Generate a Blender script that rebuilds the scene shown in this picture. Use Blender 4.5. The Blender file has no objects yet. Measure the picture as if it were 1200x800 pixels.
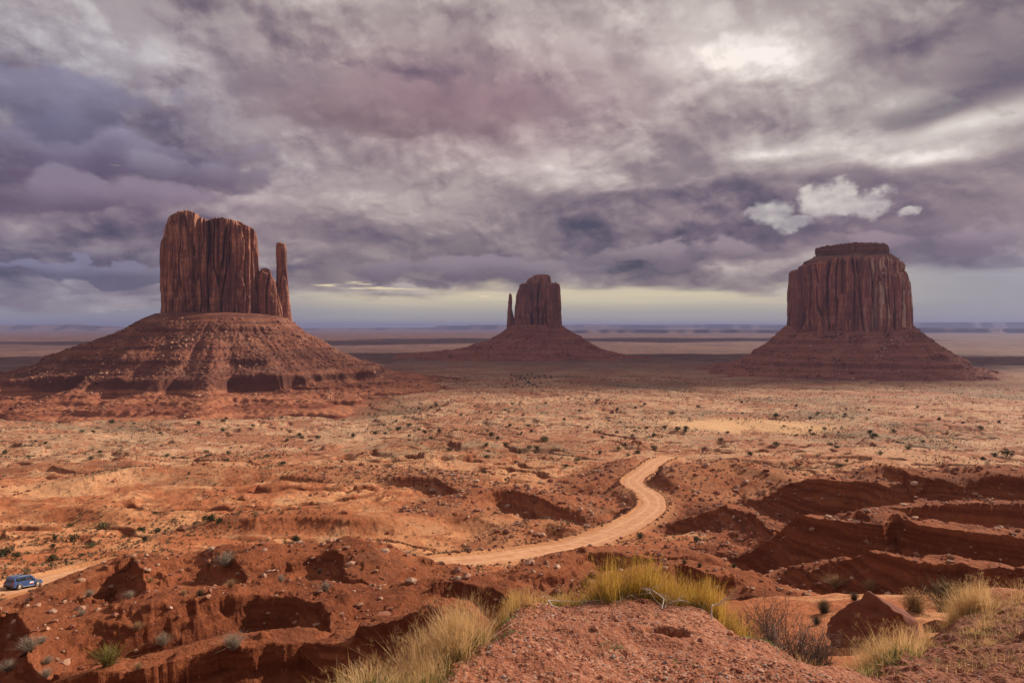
import bpy, math, random
import numpy as np
R = math.radians
random.seed(7)
rng = np.random.default_rng(11)
scene = bpy.context.scene

# ---------------------------------------------------------------- camera, light, exposure
# world units are metres; the eye is the origin, +Y looks down the valley
F = 800.0            # focal length in pixels of a 1200 px wide frame
HZ = 383.0           # pixel row of the horizon
cam_d = bpy.data.cameras.new('camera')
cam = bpy.data.objects.new('camera', cam_d)
scene.collection.objects.link(cam)
cam.location = (0, 0, 0)
cam.rotation_euler = (R(90), 0, 0)
cam_d.sensor_width = 36
cam_d.sensor_fit = 'HORIZONTAL'
cam_d.lens = 24
cam_d.shift_y = -(400 - HZ) / 1200.0
cam_d.clip_start = 0.05
cam_d.clip_end = 300000
scene.camera = cam

SUN_AZ, SUN_EL = 55.0, 27.0           # degrees right of the view direction, above the horizon
sun_d = bpy.data.lights.new('sun', 'SUN')
sun_d.energy = 5.0
sun_d.angle = R(0.6)
sun_d.color = (1.0, 0.86, 0.70)
sun = bpy.data.objects.new('sun', sun_d)
scene.collection.objects.link(sun)
sdir = np.array([math.sin(R(SUN_AZ)) * math.cos(R(SUN_EL)), math.cos(R(SUN_AZ)) * math.cos(R(SUN_EL)), math.sin(R(SUN_EL))])
import mathutils
sun.rotation_euler = mathutils.Vector(sdir.tolist()).to_track_quat('Z', 'Y').to_euler()

scene.view_settings.view_transform = 'Standard'
scene.view_settings.look = 'None'
scene.view_settings.exposure = 0.3
scene.view_settings.gamma = 1.0
scene.view_settings.use_curve_mapping = False
scene.render.engine = 'CYCLES'
scene.cycles.use_denoising = True
scene.cycles.max_bounces = 4
scene.cycles.diffuse_bounces = 1
scene.cycles.volume_bounces = 1
scene.cycles.transparent_max_bounces = 8

# ---------------------------------------------------------------- node helper
class G:
    """tiny expression builder over a node tree"""
    def __init__(s, nt): s.nt = nt; s.L = nt.links
    def node(s, t, **kw):
        n = s.nt.nodes.new(t)
        for k, v in kw.items(): setattr(n, k, v)
        return n
    def put(s, sock, v):
        if isinstance(v, E): s.L.new(v.k, sock)
        elif isinstance(v, bpy.types.NodeSocket): s.L.new(v, sock)
        else: sock.default_value = v
    def m(s, op, a, b=None, c=None, clamp=False):
        n = s.node('ShaderNodeMath', operation=op); n.use_clamp = clamp
        s.put(n.inputs[0], a)
        if b is not None: s.put(n.inputs[1], b)
        if c is not None: s.put(n.inputs[2], c)
        return E(s, n.outputs[0])
    def vm(s, op, a, b=None):
        n = s.node('ShaderNodeVectorMath', operation=op); s.put(n.inputs[0], a)
        if b is not None: s.put(n.inputs[1], b)
        return E(s, n.outputs[0])
    def xyz(s, x, y, z):
        n = s.node('ShaderNodeCombineXYZ')
        for i, v in enumerate((x, y, z)): s.put(n.inputs[i], v)
        return E(s, n.outputs[0])
    def sep(s, v):
        n = s.node('ShaderNodeSeparateXYZ'); s.put(n.inputs[0], v)
        return [E(s, o) for o in n.outputs]
    def noise(s, v, scale=1, detail=5, rough=.5, dist=0, lac=2.0):
        n = s.node('ShaderNodeTexNoise'); s.put(n.inputs['Vector'], v)
        n.inputs['Scale'].default_value = scale; n.inputs['Detail'].default_value = detail
        n.inputs['Roughness'].default_value = rough; n.inputs['Distortion'].default_value = dist
        n.inputs['Lacunarity'].default_value = lac
        return E(s, n.outputs[0])
    def vor(s, v, scale=1, feature='F1', out='Distance', rnd=1):
        n = s.node('ShaderNodeTexVoronoi', feature=feature); s.put(n.inputs['Vector'], v)
        n.inputs['Scale'].default_value = scale; n.inputs['Randomness'].default_value = rnd
        return E(s, n.outputs[out])
    def step(s, v, a, b):
        n = s.node('ShaderNodeMapRange', interpolation_type='SMOOTHSTEP')
        s.put(n.inputs['Value'], v); n.inputs['From Min'].default_value = a; n.inputs['From Max'].default_value = b
        return E(s, n.outputs[0])
    def lin(s, v, a, b, c=0.0, d=1.0):
        n = s.node('ShaderNodeMapRange'); s.put(n.inputs['Value'], v)
        for k, q in (('From Min', a), ('From Max', b), ('To Min', c), ('To Max', d)): n.inputs[k].default_value = q
        return E(s, n.outputs[0])
    def mix(s, f, a, b, mode='MIX'):
        n = s.node('ShaderNodeMix', data_type='RGBA', blend_type=mode)
        s.put(n.inputs['Factor'], f)
        for k, v in ((6, a), (7, b)):
            if isinstance(v, (tuple, list)): v = tuple(v) + (1,) if len(v) == 3 else v
            s.put(n.inputs[k], v)
        return E(s, n.outputs[2])
    def ramp(s, v, stops):
        n = s.node('ShaderNodeValToRGB'); s.put(n.inputs[0], v); cr = n.color_ramp
        while len(cr.elements) < len(stops): cr.elements.new(.5)
        for e, (p, c) in zip(cr.elements, stops): e.position = p; e.color = tuple(c) + (1,)
        return E(s, n.outputs[0])
    def attr(s, name):
        n = s.node('ShaderNodeAttribute', attribute_name=name)
        return E(s, n.outputs['Fac'])
    def attrc(s, name):
        n = s.node('ShaderNodeAttribute', attribute_name=name)
        return E(s, n.outputs['Color'])
class E:
    def __init__(s, g, k): s.g = g; s.k = k
    def __add__(s, o): return s.g.m('ADD', s, o)
    __radd__ = __add__
    def __mul__(s, o): return s.g.m('MULTIPLY', s, o)
    __rmul__ = __mul__
    def __sub__(s, o): return s.g.m('SUBTRACT', s, o)
    def __rsub__(s, o): return s.g.m('SUBTRACT', o, s)
    def __truediv__(s, o): return s.g.m('DIVIDE', s, o)
    def clamp(s): return s.g.m('ADD', s, 0.0, clamp=True)

# ---------------------------------------------------------------- sky
world = bpy.data.worlds.new('World'); scene.world = world
world.use_nodes = True
nt = world.node_tree; nt.nodes.clear(); g = G(nt)
world.cycles.sampling_method = 'MANUAL'; world.cycles.sample_map_resolution = 512
tc = g.node('ShaderNodeTexCoord')
dx, dy, dz = g.sep(tc.outputs['Generated'])
AZ = g.m('ARCTAN2', dx, dy) * (180 / math.pi)
EL = g.m('ARCSINE', dz) * (180 / math.pi)
sky_n = g.node('ShaderNodeTexSky', sky_type='NISHITA'); sky_n.sun_disc = False
sky_n.sun_elevation = R(SUN_EL); sky_n.sun_rotation = R(SUN_AZ); sky_n.altitude = 1600
sky_n.dust_density = 2.0
def ae(px, py):
    u = (px - 600) / F; a = math.atan(u)
    return math.degrees(a), math.degrees(math.atan((HZ - py) / F * math.cos(a)))
def blob(px, py, w, h, k=1.0, warp=None):
    """a soft patch of sky centred on a direction; w, h are half sizes in degrees"""
    a, e = ae(px, py)
    A = AZ if warp is None else AZ + warp[0]
    B = EL if warp is None else EL + warp[1]
    q = g.m('POWER', (A - a) / w, 2.0) + g.m('POWER', (B - e) / h, 2.0)
    return g.m('EXPONENT', q * -1.0) * k
zz = g.m('MAXIMUM', dz, 0.0) + 0.10
CP = g.xyz(dx / zz, dy / zz, 0.0)                       # the cloud deck seen in perspective
CPs = g.vm('MULTIPLY', CP, (1.0, 0.8, 1.0))
wn = g.noise(CPs, .9, 3, .5)
wn2 = g.noise(g.vm('ADD', CPs, (7.3, 2.1, 4.0)), .9, 3, .5)
warp = ((wn - .5) * 15, (wn2 - .5) * 6)
n1 = g.noise(CPs, 1.0, 8, .52, 0)
n1b = g.noise(g.vm('ADD', CPs, (.055, -.055, .0)), 1.0, 8, .52, 0)
AE = g.xyz(AZ * .05, EL * .09 + EL * EL * -.0006, 0.0)
AEw = g.vm('ADD', AE, g.xyz((wn - .5) * .22, (wn2 - .5) * .18, 0))
n2 = g.noise(AEw, 1.5, 8, .47, 0)
n2b = g.noise(g.vm('ADD', AEw, (.045, .07, 0)), 1.5, 8, .47, 0)
n3 = g.noise(g.vm('ADD', AEw, (3.1, 8.2, 0)), 5.0, 6, .52, 0)
relief = (n1 - n1b) * .5 + (n2 - n2b) * 1.1
Lm = (n2 - .5) * .46 + (n3 - .5) * .10 + (n2 - n2b) * .5 + .56
for k_, (sc_, of_, am_) in enumerate(((.85, (2.2, 5.1, 1.0), .40), (1.7, (9.1, 3.3, 2.0), .30), (3.6, (5.7, 1.9, 3.0), .17), (7.5, (1.1, 7.7, 4.0), .07))):
    q0 = g.noise(g.vm('ADD', AEw, of_), sc_, 6, .5); q1 = g.noise(g.vm('ADD', AEw, (of_[0] + .05 / sc_, of_[1] + .13 / sc_, of_[2])), sc_, 6, .5)
    Lm = Lm + g.step(q0, .48, .56) * (((q0 - q1) * 7.0 + .5).clamp() - .62) * am_
for b in ((915, 72, 7.0, 2.2, .24), (800, 20, 10, 4, .14), (1140, 140, 8, 1.2, .36), (885, 180, 4, .8, .34), (1060, 188, 8, .6, .30), (1020, 120, 2.5, .5, .3),
          (640, 60, 20, 8, .10), (380, 215, 9, 2.6, .20), (640, 180, 12, 1.6, .16), (60, 60, 9, 4, .08),
          (80, 150, 15, 3.4, -.24), (60, 235, 14, 3.2, -.24), (420, 290, 16, 1.7, -.20), (700, 262, 10, 1.5, -.12), (900, 290, 12, 1.6, -.14), (330, 320, 8, 1.0, -.12), (500, 118, 15, 3.6, -.25), (120, 295, 11, 1.6, -.06),
          (60, 320, 11, 1.1, -.16), (560, 320, 13, 1.1, -.14), (380, 345, 8, .6, -.08), (1060, 135, 3.2, 1.1, -.42), (1010, 52, 4.2, 1.6, -.26), (1180, 40, 9, 3.4, -.14),
          (1150, 95, 7, 1.3, -.22), (760, 240, 20, 2.0, -.09), (980, 235, 14, 2.4, -.22), (760, 285, 16, 2.4, -.17), (1080, 285, 10, 1.6, -.15), (240, 262, 10, 1.2, -.06),
          (1170, 185, 6, .9, -.10), (620, 265, 9, 1.3, .10), (90, 275, 12, .8, .12), (270, 300, 5, 1.4, .12)):
    Lm = Lm + blob(*b, warp=warp)
col = g.ramp(Lm, ((0.05, (.050, .046, .080)), (.25, (.130, .104, .142)), (.45, (.245, .205, .225)), (.62, (.385, .345, .345)), (.80, (.56, .53, .51)), (1.12, (.86, .84, .81))))
# nearer banks with billowed edges, light on their tops
bn = (g.noise(AEw, 5.0, 7, .5) - .5) * 1.5 + (1.0 - g.vor(AEw, 4.5) * 2.0) * .18
wb = ((g.noise(AE, 3.0, 4, .55) - .5) * 16, (g.noise(g.vm('ADD', AE, (4.0, 1.0, 2.0)), 3.0, 4, .55) - .5) * 6)
for (bx_, by_, bw_, bh_, top_, bot_, k_) in ((110, 175, 13.5, 2.6, (.30, .265, .33), (.105, .080, .125), .9), (250, 205, 6, 1.5, (.27, .24, .29), (.13, .10, .14), .7), (40, 115, 10, 2.6, (.24, .22, .29), (.10, .085, .14), .7),
        (60, 228, 13, 1.5, (.25, .21, .26), (.11, .082, .125), .8), (480, 125, 15, 3.0, (.34, .27, .285), (.17, .118, .135), .6), (560, 318, 13, 1.2, (.25, .21, .26), (.115, .09, .14), .85), (430, 344, 7, .55, (.25, .22, .27), (.13, .11, .155), .9),
        (760, 300, 10, 1.1, (.28, .24, .28), (.15, .115, .16), .8), (1060, 132, 4.2, 1.0, (.33, .31, .31), (.20, .185, .195), .55), (1120, 283, 7, 1.0, (.27, .22, .26), (.15, .11, .15), .8), (90, 318, 12, .55, (.22, .20, .27), (.10, .085, .135), .8)):
    bq = blob(bx_, by_, bw_, bh_, warp=wb) + bn * .8
    mk_ = g.step(bq, .36, .70)
    eb = ae(bx_, by_)[1]
    tcol = g.mix(g.step(EL + bn * bh_ * .8, eb - bh_ * .7, eb + bh_ * .9), bot_, top_)
    col = g.mix(mk_ * k_, col, tcol)
# warm and violet drifts of tint
mauve = (blob(560, 120, 16, 5, 1) + blob(980, 260, 18, 3, .7) + blob(150, 240, 16, 3, .6)).clamp() * .8
col = g.mix(mauve, col, g.mix(1.0, col, (1.14, .93, 1.0), 'MULTIPLY'))
blue = (blob(60, 120, 14, 9, .8) + blob(20, 330, 12, 3, .9) + blob(1190, 330, 9, 3, 1.0)).clamp()
col = g.mix(blue, col, g.mix(1.0, col, (.86, .95, 1.16), 'MULTIPLY'))
col = g.mix(1.0, col, (1.07, 1.0, .95), 'MULTIPLY')
# clear strip under the deck
edge = EL + (n2 - .5) * 3.4 + (wn - .5) * 3.0 + blob(60, 340, 13, 4, 1.6) + blob(1150, 335, 7, 4, -.6)
clear = g.step(edge, 3.5, 2.5)
ystr = (blob(700, 340, 16, 9, 1.0) + blob(440, 345, 10, 9, .7) + blob(860, 335, 9, 9, .8)).clamp()
gap = g.mix(ystr, (.27, .27, .33), g.mix(g.step(EL, 1.0, 2.6), (.46, .43, .38), (.78, .66, .42)))
gap = g.mix(g.noise(g.xyz(AZ * .04, EL * .9, 0.0), 2.0, 4, .55) * .55, gap, (.30, .27, .31))
col = g.mix(clear, col, gap)
slit = g.step(blob(425, 336, 6.5, .42, 1) * .7 + blob(560, 348, 3.0, .35, .5) + (g.noise(g.xyz(AZ * .07, EL * .9, 0.0), 4, 5, .6) - .5) * 3.0, .55, 1.0)
col = g.mix(slit * .9, col, (.85, .70, .44))
# small fair cumulus in front of the deck
AI = g.xyz(AZ * .05, EL * .062, 0.0)
cw = (g.noise(AI, 38, 6, .6) - .5)
cw2 = (g.noise(AI, 9, 6, .52) - .5)
cum = None; wc = ((g.noise(AI, 7, 4, .55) - .5) * 3.2, (g.noise(g.vm('ADD', AI, (3.0, 5.0, 1.0)), 7, 4, .55) - .5) * 2.2)
for b in ((900, 251, 1.9, .95), (930, 262, 2.0, .7), (960, 236, 1.6, 1.4), (990, 240, 2.6, 1.1), (1022, 238, 1.1, 1.2), (948, 222, .8, .6), (985, 222, 1.3, .8), (1066, 251, .9, .45)):
    q = blob(*b, k=1.25 if b[2] * b[3] > .6 else 1.0, warp=wc)
    cum = q if cum is None else g.m('MAXIMUM', cum, q)
cm = g.step(cum + cw * .25 + cw2 * .85, .30, .84)
csh = g.noise(g.vm('ADD', AI, (.010, .030, 0)), 6, 5, .5)
ccol = g.mix((csh - g.noise(AI, 6, 5, .5)) * 2.2 + .40 + (EL - 9.6) * .10, (.33, .285, .30), (.84, .76, .67))
col = g.mix(cm * .92, col, ccol)
# below the horizon the dome only lights the ground edge
col = g.mix(g.step(EL, 0, -2.0), col, (.30, .22, .20))
out_c = g.mix(1.0, col, (7.3, 7.3, 7.3), 'MULTIPLY')
mixn = g.mix(.97, sky_n.outputs[0], out_c)
bg = g.node('ShaderNodeBackground'); g.put(bg.inputs[0], mixn); bg.inputs[1].default_value = .12
wo = g.node('ShaderNodeOutputWorld'); nt.links.new(bg.outputs[0], wo.inputs[0])

# ---------------------------------------------------------------- numpy noise
def _h(ix, iy, iz, seed):
    M = 0xFFFFFFFF
    with np.errstate(over='ignore'):
        h = (ix.astype(np.uint32) * np.uint32(374761393) + iy.astype(np.uint32) * np.uint32(668265263)
             + iz.astype(np.uint32) * np.uint32(2147483647) + np.uint32((seed * 974634777 + 12345) & M))
        h = (h ^ (h >> np.uint32(13))) * np.uint32(1274126177)
        h = (h ^ (h >> np.uint32(16))) * np.uint32(2246822519)
        return h ^ (h >> np.uint32(15))
_ga = np.linspace(0, 2 * np.pi, 32, endpoint=False); _gx = np.cos(_ga).astype(np.float32); _gy = np.sin(_ga).astype(np.float32)
def pn2(x, y, seed=0):
    x = np.asarray(x, float); y = np.asarray(y, float)
    ix = np.floor(x); iy = np.floor(y); fx = (x - ix).astype(np.float32); fy = (y - iy).astype(np.float32)
    ix = ix.astype(np.int64); iy = iy.astype(np.int64)
    u = fx * fx * fx * (fx * (fx * 6 - 15) + 10); v = fy * fy * fy * (fy * (fy * 6 - 15) + 10)
    z = np.zeros(1, np.int64)
    def c(a, b):
        h = _h(ix + a, iy + b, z, seed) & np.uint32(31)
        return _gx[h] * (fx - a) + _gy[h] * (fy - b)
    a0 = c(0, 0); a1 = c(1, 0); b0 = c(0, 1); b1 = c(1, 1)
    p = a0 + u * (a1 - a0); q = b0 + u * (b1 - b0)
    return (p + v * (q - p)) * 1.5
_g3 = rng.normal(size=(64, 3)); _g3 /= np.linalg.norm(_g3, axis=1)[:, None]
def pn3(x, y, z, seed=0):
    x, y, z = [np.asarray(q, float) for q in (x, y, z)]
    x, y, z = np.broadcast_arrays(x, y, z)
    I = [np.floor(q) for q in (x, y, z)]; f = [q - i for q, i in zip((x, y, z), I)]; I = [i.astype(np.int64) for i in I]
    w = [t * t * t * (t * (t * 6 - 15) + 10) for t in f]
    r = 0
    for a in (0, 1):
        for b in (0, 1):
            for c in (0, 1):
                gr = _g3[_h(I[0] + a, I[1] + b, I[2] + c, seed) & np.uint32(63)]
                d = gr[..., 0] * (f[0] - a) + gr[..., 1] * (f[1] - b) + gr[..., 2] * (f[2] - c)
                r = r + d * (w[0] if a else 1 - w[0]) * (w[1] if b else 1 - w[1]) * (w[2] if c else 1 - w[2])
    return r * 1.5
def fb2(x, y, o=4, seed=0, gain=.5, lac=2.03):
    s = 0; a = 1
    for i in range(o):
        s = s + a * pn2(x, y, seed + i); x = x * lac + 3.7; y = y * lac - 1.9; a *= gain
    return s
def rid2(x, y, o=4, seed=0, gain=.5):
    s = 0; a = 1
    for i in range(o):
        s = s + a * (1 - np.abs(pn2(x, y, seed + i)) * 2); x = x * 2.07 + 1.3; y = y * 2.07 + 5.1; a *= gain
    return s
def sst(x, a, b):
    t = np.clip((x - a) / (b - a), 0, 1); return t * t * (3 - 2 * t)

# ---------------------------------------------------------------- mesh helpers
col_root = scene.collection
def link(o, parent=None):
    col_root.objects.link(o)
    if parent is not None: o.parent = parent
    return o
def np_mesh(name, V, faces, smooth=True, attrs=None):
    """faces: (n,k) int array or list of such arrays"""
    me = bpy.data.meshes.new(name)
    if not isinstance(faces, list): faces = [faces]
    faces = [np.asarray(f, np.int32) for f in faces if len(f)]
    loops = np.concatenate([f.ravel() for f in faces])
    tot = np.concatenate([np.full(len(f), f.shape[1], np.int32) for f in faces])
    st = np.zeros(len(tot), np.int32); st[1:] = np.cumsum(tot)[:-1]
    me.vertices.add(len(V)); me.vertices.foreach_set('co', np.asarray(V, np.float32).ravel())
    me.loops.add(len(loops)); me.loops.foreach_set('vertex_index', loops)
    me.polygons.add(len(tot)); me.polygons.foreach_set('loop_start', st); me.polygons.foreach_set('loop_total', tot)
    me.update(calc_edges=True)
    if not smooth: me.shade_flat()
    for k, v in (attrs or {}).items():
        v = np.asarray(v, np.float32)
        if v.ndim == 2:
            a = me.attributes.new(k, 'FLOAT_COLOR', 'POINT')
            if v.shape[1] == 3: v = np.concatenate([v, np.ones((len(v), 1), np.float32)], 1)
            a.data.foreach_set('color', v.ravel())
        else:
            a = me.attributes.new(k, 'FLOAT', 'POINT'); a.data.foreach_set('value', v)
    return me
def ob(name, me, mat=None, parent=None, loc=None):
    o = bpy.data.objects.new(name, me)
    if mat is not None and not me.materials: me.materials.append(mat)
    if loc is not None: o.location = loc
    return link(o, parent)
def tag(o, label=None, cat=None, group=None, kind=None):
    for k, v in (('label', label), ('category', cat), ('group', group), ('kind', kind)):
        if v: o[k] = v
    return o
def empty(name, loc=(0, 0, 0), rz=0):
    o = bpy.data.objects.new(name, None); o.location = loc; o.rotation_euler = (0, 0, rz); o.empty_display_size = .2
    return link(o)
def grid_faces(nr, nc, wrap=False):
    i = np.arange(nr - 1)[:, None]; j = np.arange(nc if wrap else nc - 1)[None, :]; j2 = (j + 1) % nc
    return np.stack([i * nc + j, i * nc + j2, (i + 1) * nc + j2, (i + 1) * nc + j], -1).reshape(-1, 4)
def W(px, py, Y):
    return ((px - 600) / F * Y, Y, (HZ - py) / F * Y)

def mat(name, rough=.9, spec=.2):
    m = bpy.data.materials.new(name); m.use_nodes = True
    n = m.node_tree; b = n.nodes['Principled BSDF']
    b.inputs['Roughness'].default_value = rough; b.inputs['Specular IOR Level'].default_value = spec
    return m, G(n), b

# ---------------------------------------------------------------- terrain
# columns of the land: for each bearing (pixel column) the row at which ground of depth Y is seen
FARL = [(350, 541), (500, 514), (700, 497), (840, 489.5), (870, 484), (920, 476), (980, 468), (1100, 459), (1600, 439), (2600, 419), (5000, 402), (10000, 392.5), (30000, 386), (90000, 384)]
FARC = [(350, 541), (500, 508), (700, 484), (1000, 463), (1500, 440), (2600, 419), (5000, 402), (10000, 392.5), (30000, 386), (90000, 384)]
FARR = [(300, 553), (350, 540), (500, 510), (700, 486), (1000, 464), (1500, 441), (2600, 419), (5000, 402), (10000, 392.5), (30000, 386), (90000, 384)]
def dr(Y, drop): return (Y, HZ + F * drop / Y)
COLS = [
    (-500, [dr(.5, 1.65), dr(2.5, 1.9), dr(5, 4.2), dr(12, 9.2), (30, 830), (45, 785), (60, 745), (90, 696), (110, 672), (150, 646), (230, 596)] + FARL),
    (0,   [dr(.5, 1.65), dr(2.6, 1.9), dr(5, 4.0), dr(12, 9.2), (30, 825), (45, 778), (60, 730), (75, 708), (90, 696), (110, 672), (150, 646), (230, 596)] + FARL),
    (200, [dr(.5, 1.65), dr(2.8, 1.9), dr(5, 3.8), dr(12, 9.2), (30, 805), (45, 752), (60, 712), (75, 686), (88, 664), (96, 664), (110, 670), (130, 660), (150, 644), (230, 592)] + FARL),
    (430, [dr(.5, 1.65), dr(2.5, 1.75), (3.45, 798), dr(5, 3.3), dr(12, 8.7), (30, 790), (45, 745), (60, 707), (75, 680), (88, 660), (97, 657), (115, 670), (140, 664), (160, 648), (230, 594)] + FARL),
    (530, [dr(.5, 1.65), dr(2.8, 1.80), (4.3, 752), dr(6, 3.4), dr(12, 8.4), (30, 800), (50, 748), (80, 694), (110, 675), (140, 662), (165, 648), (230, 598)] + FARC),
    (600, [dr(.5, 1.65), dr(3.3, 1.86), (4.7, 736), (5.7, 706), dr(7.2, 3.6), dr(14, 9), (30, 820), (50, 757), (80, 697), (110, 676), (145, 660), (170, 644), (230, 600)] + FARC),
    (700, [dr(.5, 1.65), dr(3.4, 1.88), (4.7, 740), (6.0, 703), dr(8, 4), dr(14, 9), (30, 820), (50, 757), (80, 690), (110, 672), (150, 655), (175, 638), (230, 600)] + FARC),
    (760, [dr(.5, 1.65), dr(3.4, 1.88), (4.7, 740), (6.2, 696), dr(8, 4), dr(14, 9), (30, 800), (50, 742), (80, 690), (110, 668), (150, 648), (200, 610), (230, 596)] + FARC),
    (830, [dr(.5, 1.65), dr(3.4, 1.88), (4.7, 742), (5.8, 710), dr(8, 4.5), dr(14, 8), (28, 760), (50, 722), (80, 690), (110, 668), (150, 642), (200, 606)] + FARR),
    (900, [dr(.5, 1.65), dr(3.3, 1.86), (4.8, 746), dr(6.5, 3.4), dr(9, 5), dr(14, 7), (28, 728), (50, 706), (80, 688), (110, 665), (150, 632), (200, 600)] + FARR),
    (970, [dr(.5, 1.65), dr(3.2, 1.82), (4.2, 778), dr(6, 3.3), dr(9, 4.6), (15, 748), (28, 721), (50, 704), (75, 690), (110, 660), (150, 620), (200, 590)] + FARR),
    (1050, [dr(.5, 1.65), dr(3.2, 1.82), (4.4, 790), (5.6, 762), dr(8, 4.0), (15, 745), (28, 720), (48, 704), (72, 690), (100, 655), (150, 606), (200, 576)] + FARR),
    (1130, [dr(.5, 1.65), (4.0, 800), (6.0, 762), (8.0, 718), dr(10.5, 4.8), (16, 743), (28, 720), (48, 702), (70, 686), (100, 652), (150, 602), (200, 572)] + FARR),
    (1200, [dr(.5, 1.65), (4.2, 790), (6.5, 742), (9.5, 682), dr(12, 5.2), (18, 735), (28, 715), (48, 698), (70, 680), (100, 648), (150, 600), (200, 568)] + FARR),
    (1700, [dr(.5, 1.65), (4.2, 790), (6.5, 742), (9.5, 690), dr(12, 5.2), (18, 735), (28, 715), (48, 698), (70, 680), (100, 648), (150, 600), (200, 568)] + FARR)]
LR = np.linspace(math.log(.5), math.log(90000), 900)
CPX = np.array([c[0] for c in COLS], float)
CD = []
for px, tab in COLS:
    Ys = np.array([t[0] for t in tab]); D = np.array([(t[1] - HZ) / F * t[0] for t in tab])
    CD.append(np.interp(LR, np.log(Ys), D))
CD = np.array(CD)
for _ in range(3):          # soften the kinks along each column
    CD[:, 1:-1] = .25 * CD[:, :-2] + .5 * CD[:, 1:-1] + .25 * CD[:, 2:]
# resample the bearings smoothly
PXF = np.linspace(-500, 1700, 441)
CF = np.array([np.interp(PXF, CPX, CD[:, k]) for k in range(CD.shape[1])]).T
ker = np.exp(-np.linspace(-2, 2, 9) ** 2); ker /= ker.sum()
CFs = CF.copy()
for k in range(CF.shape[1]):
    CFs[:, k] = np.convolve(np.pad(CF[:, k], 4, mode='edge'), ker, mode='valid')
def base_drop(X, Y):
    r = np.hypot(X, Y)
    az = np.arctan2(X, Y); az = np.clip(az, -math.atan(1.35), math.atan(1.35))
    u = np.tan(az); px = np.clip(600 + F * u, -499, 1699)
    back = np.clip(np.cos(np.arctan2(X, Y)), .25, 1)
    Yd = np.maximum(r * np.cos(az), .5)
    a = (px + 500) / 5.0; b = (np.log(Yd) - LR[0]) / (LR[1] - LR[0])
    b = np.clip(b, 0, len(LR) - 1.001)
    i = np.clip(a.astype(int), 0, len(PXF) - 2); j = b.astype(int); fa = a - i; fb_ = b - j
    return (CFs[i, j] * (1 - fa) * (1 - fb_) + CFs[i + 1, j] * fa * (1 - fb_) + CFs[i, j + 1] * (1 - fa) * fb_ + CFs[i + 1, j + 1] * fa * fb_)

def catmull(P, n):
    P = np.asarray(P, float); P = np.vstack([2 * P[0] - P[1], P, 2 * P[-1] - P[-2]]); out = []
    for i in range(1, len(P) - 2):
        for t in np.linspace(0, 1, n, endpoint=False):
            a, b, c, d = P[i - 1:i + 3]
            out.append(.5 * ((2 * b) + (c - a) * t + (2 * a - 5 * b + 4 * c - d) * t * t + (3 * b - a - 3 * c + d) * t ** 3))
    out.append(P[-2]); return np.array(out)
def nearest(X, Y, P):
    """distance, signed side (+ on the right hand of travel) and interpolated height of a polyline"""
    bd = np.full(X.shape, 1e9); bs = np.zeros(X.shape); bz = np.zeros(X.shape)   # bs runs smoothly from -1 to 1 round the ends
    for a, b in zip(P[:-1], P[1:]):
        vx, vy = b[0] - a[0], b[1] - a[1]; L2 = vx * vx + vy * vy + 1e-9
        t = np.clip(((X - a[0]) * vx + (Y - a[1]) * vy) / L2, 0, 1)
        ex = X - a[0] - t * vx; ey = Y - a[1] - t * vy; d = np.hypot(ex, ey)
        m = d < bd
        bd = np.where(m, d, bd); bs = np.where(m, (ex * vy - ey * vx) / (math.sqrt(L2) * np.maximum(d, 1e-6)), bs); bz = np.where(m, a[2] + t * (b[2] - a[2]), bz)
    return bd, bs, bz

ROAD_PX = [(-60, 700, 84), (0, 691, 90), (40, 684, 95), (110, 669, 108), (160, 663, 113), (240, 661, 121), (330, 664, 127), (420, 667, 133), (510, 661, 144), (600, 651, 156), (675, 638, 171),
           (722, 622, 186), (752, 606, 203), (766, 592, 222), (760, 579, 243), (745, 569, 264), (743, 561, 285), (758, 550, 312), (769, 541, 342), (785, 535, 365)]
ROAD = catmull([W(*p) for p in ROAD_PX], 8)
ROAD_HW = 4.4
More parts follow.
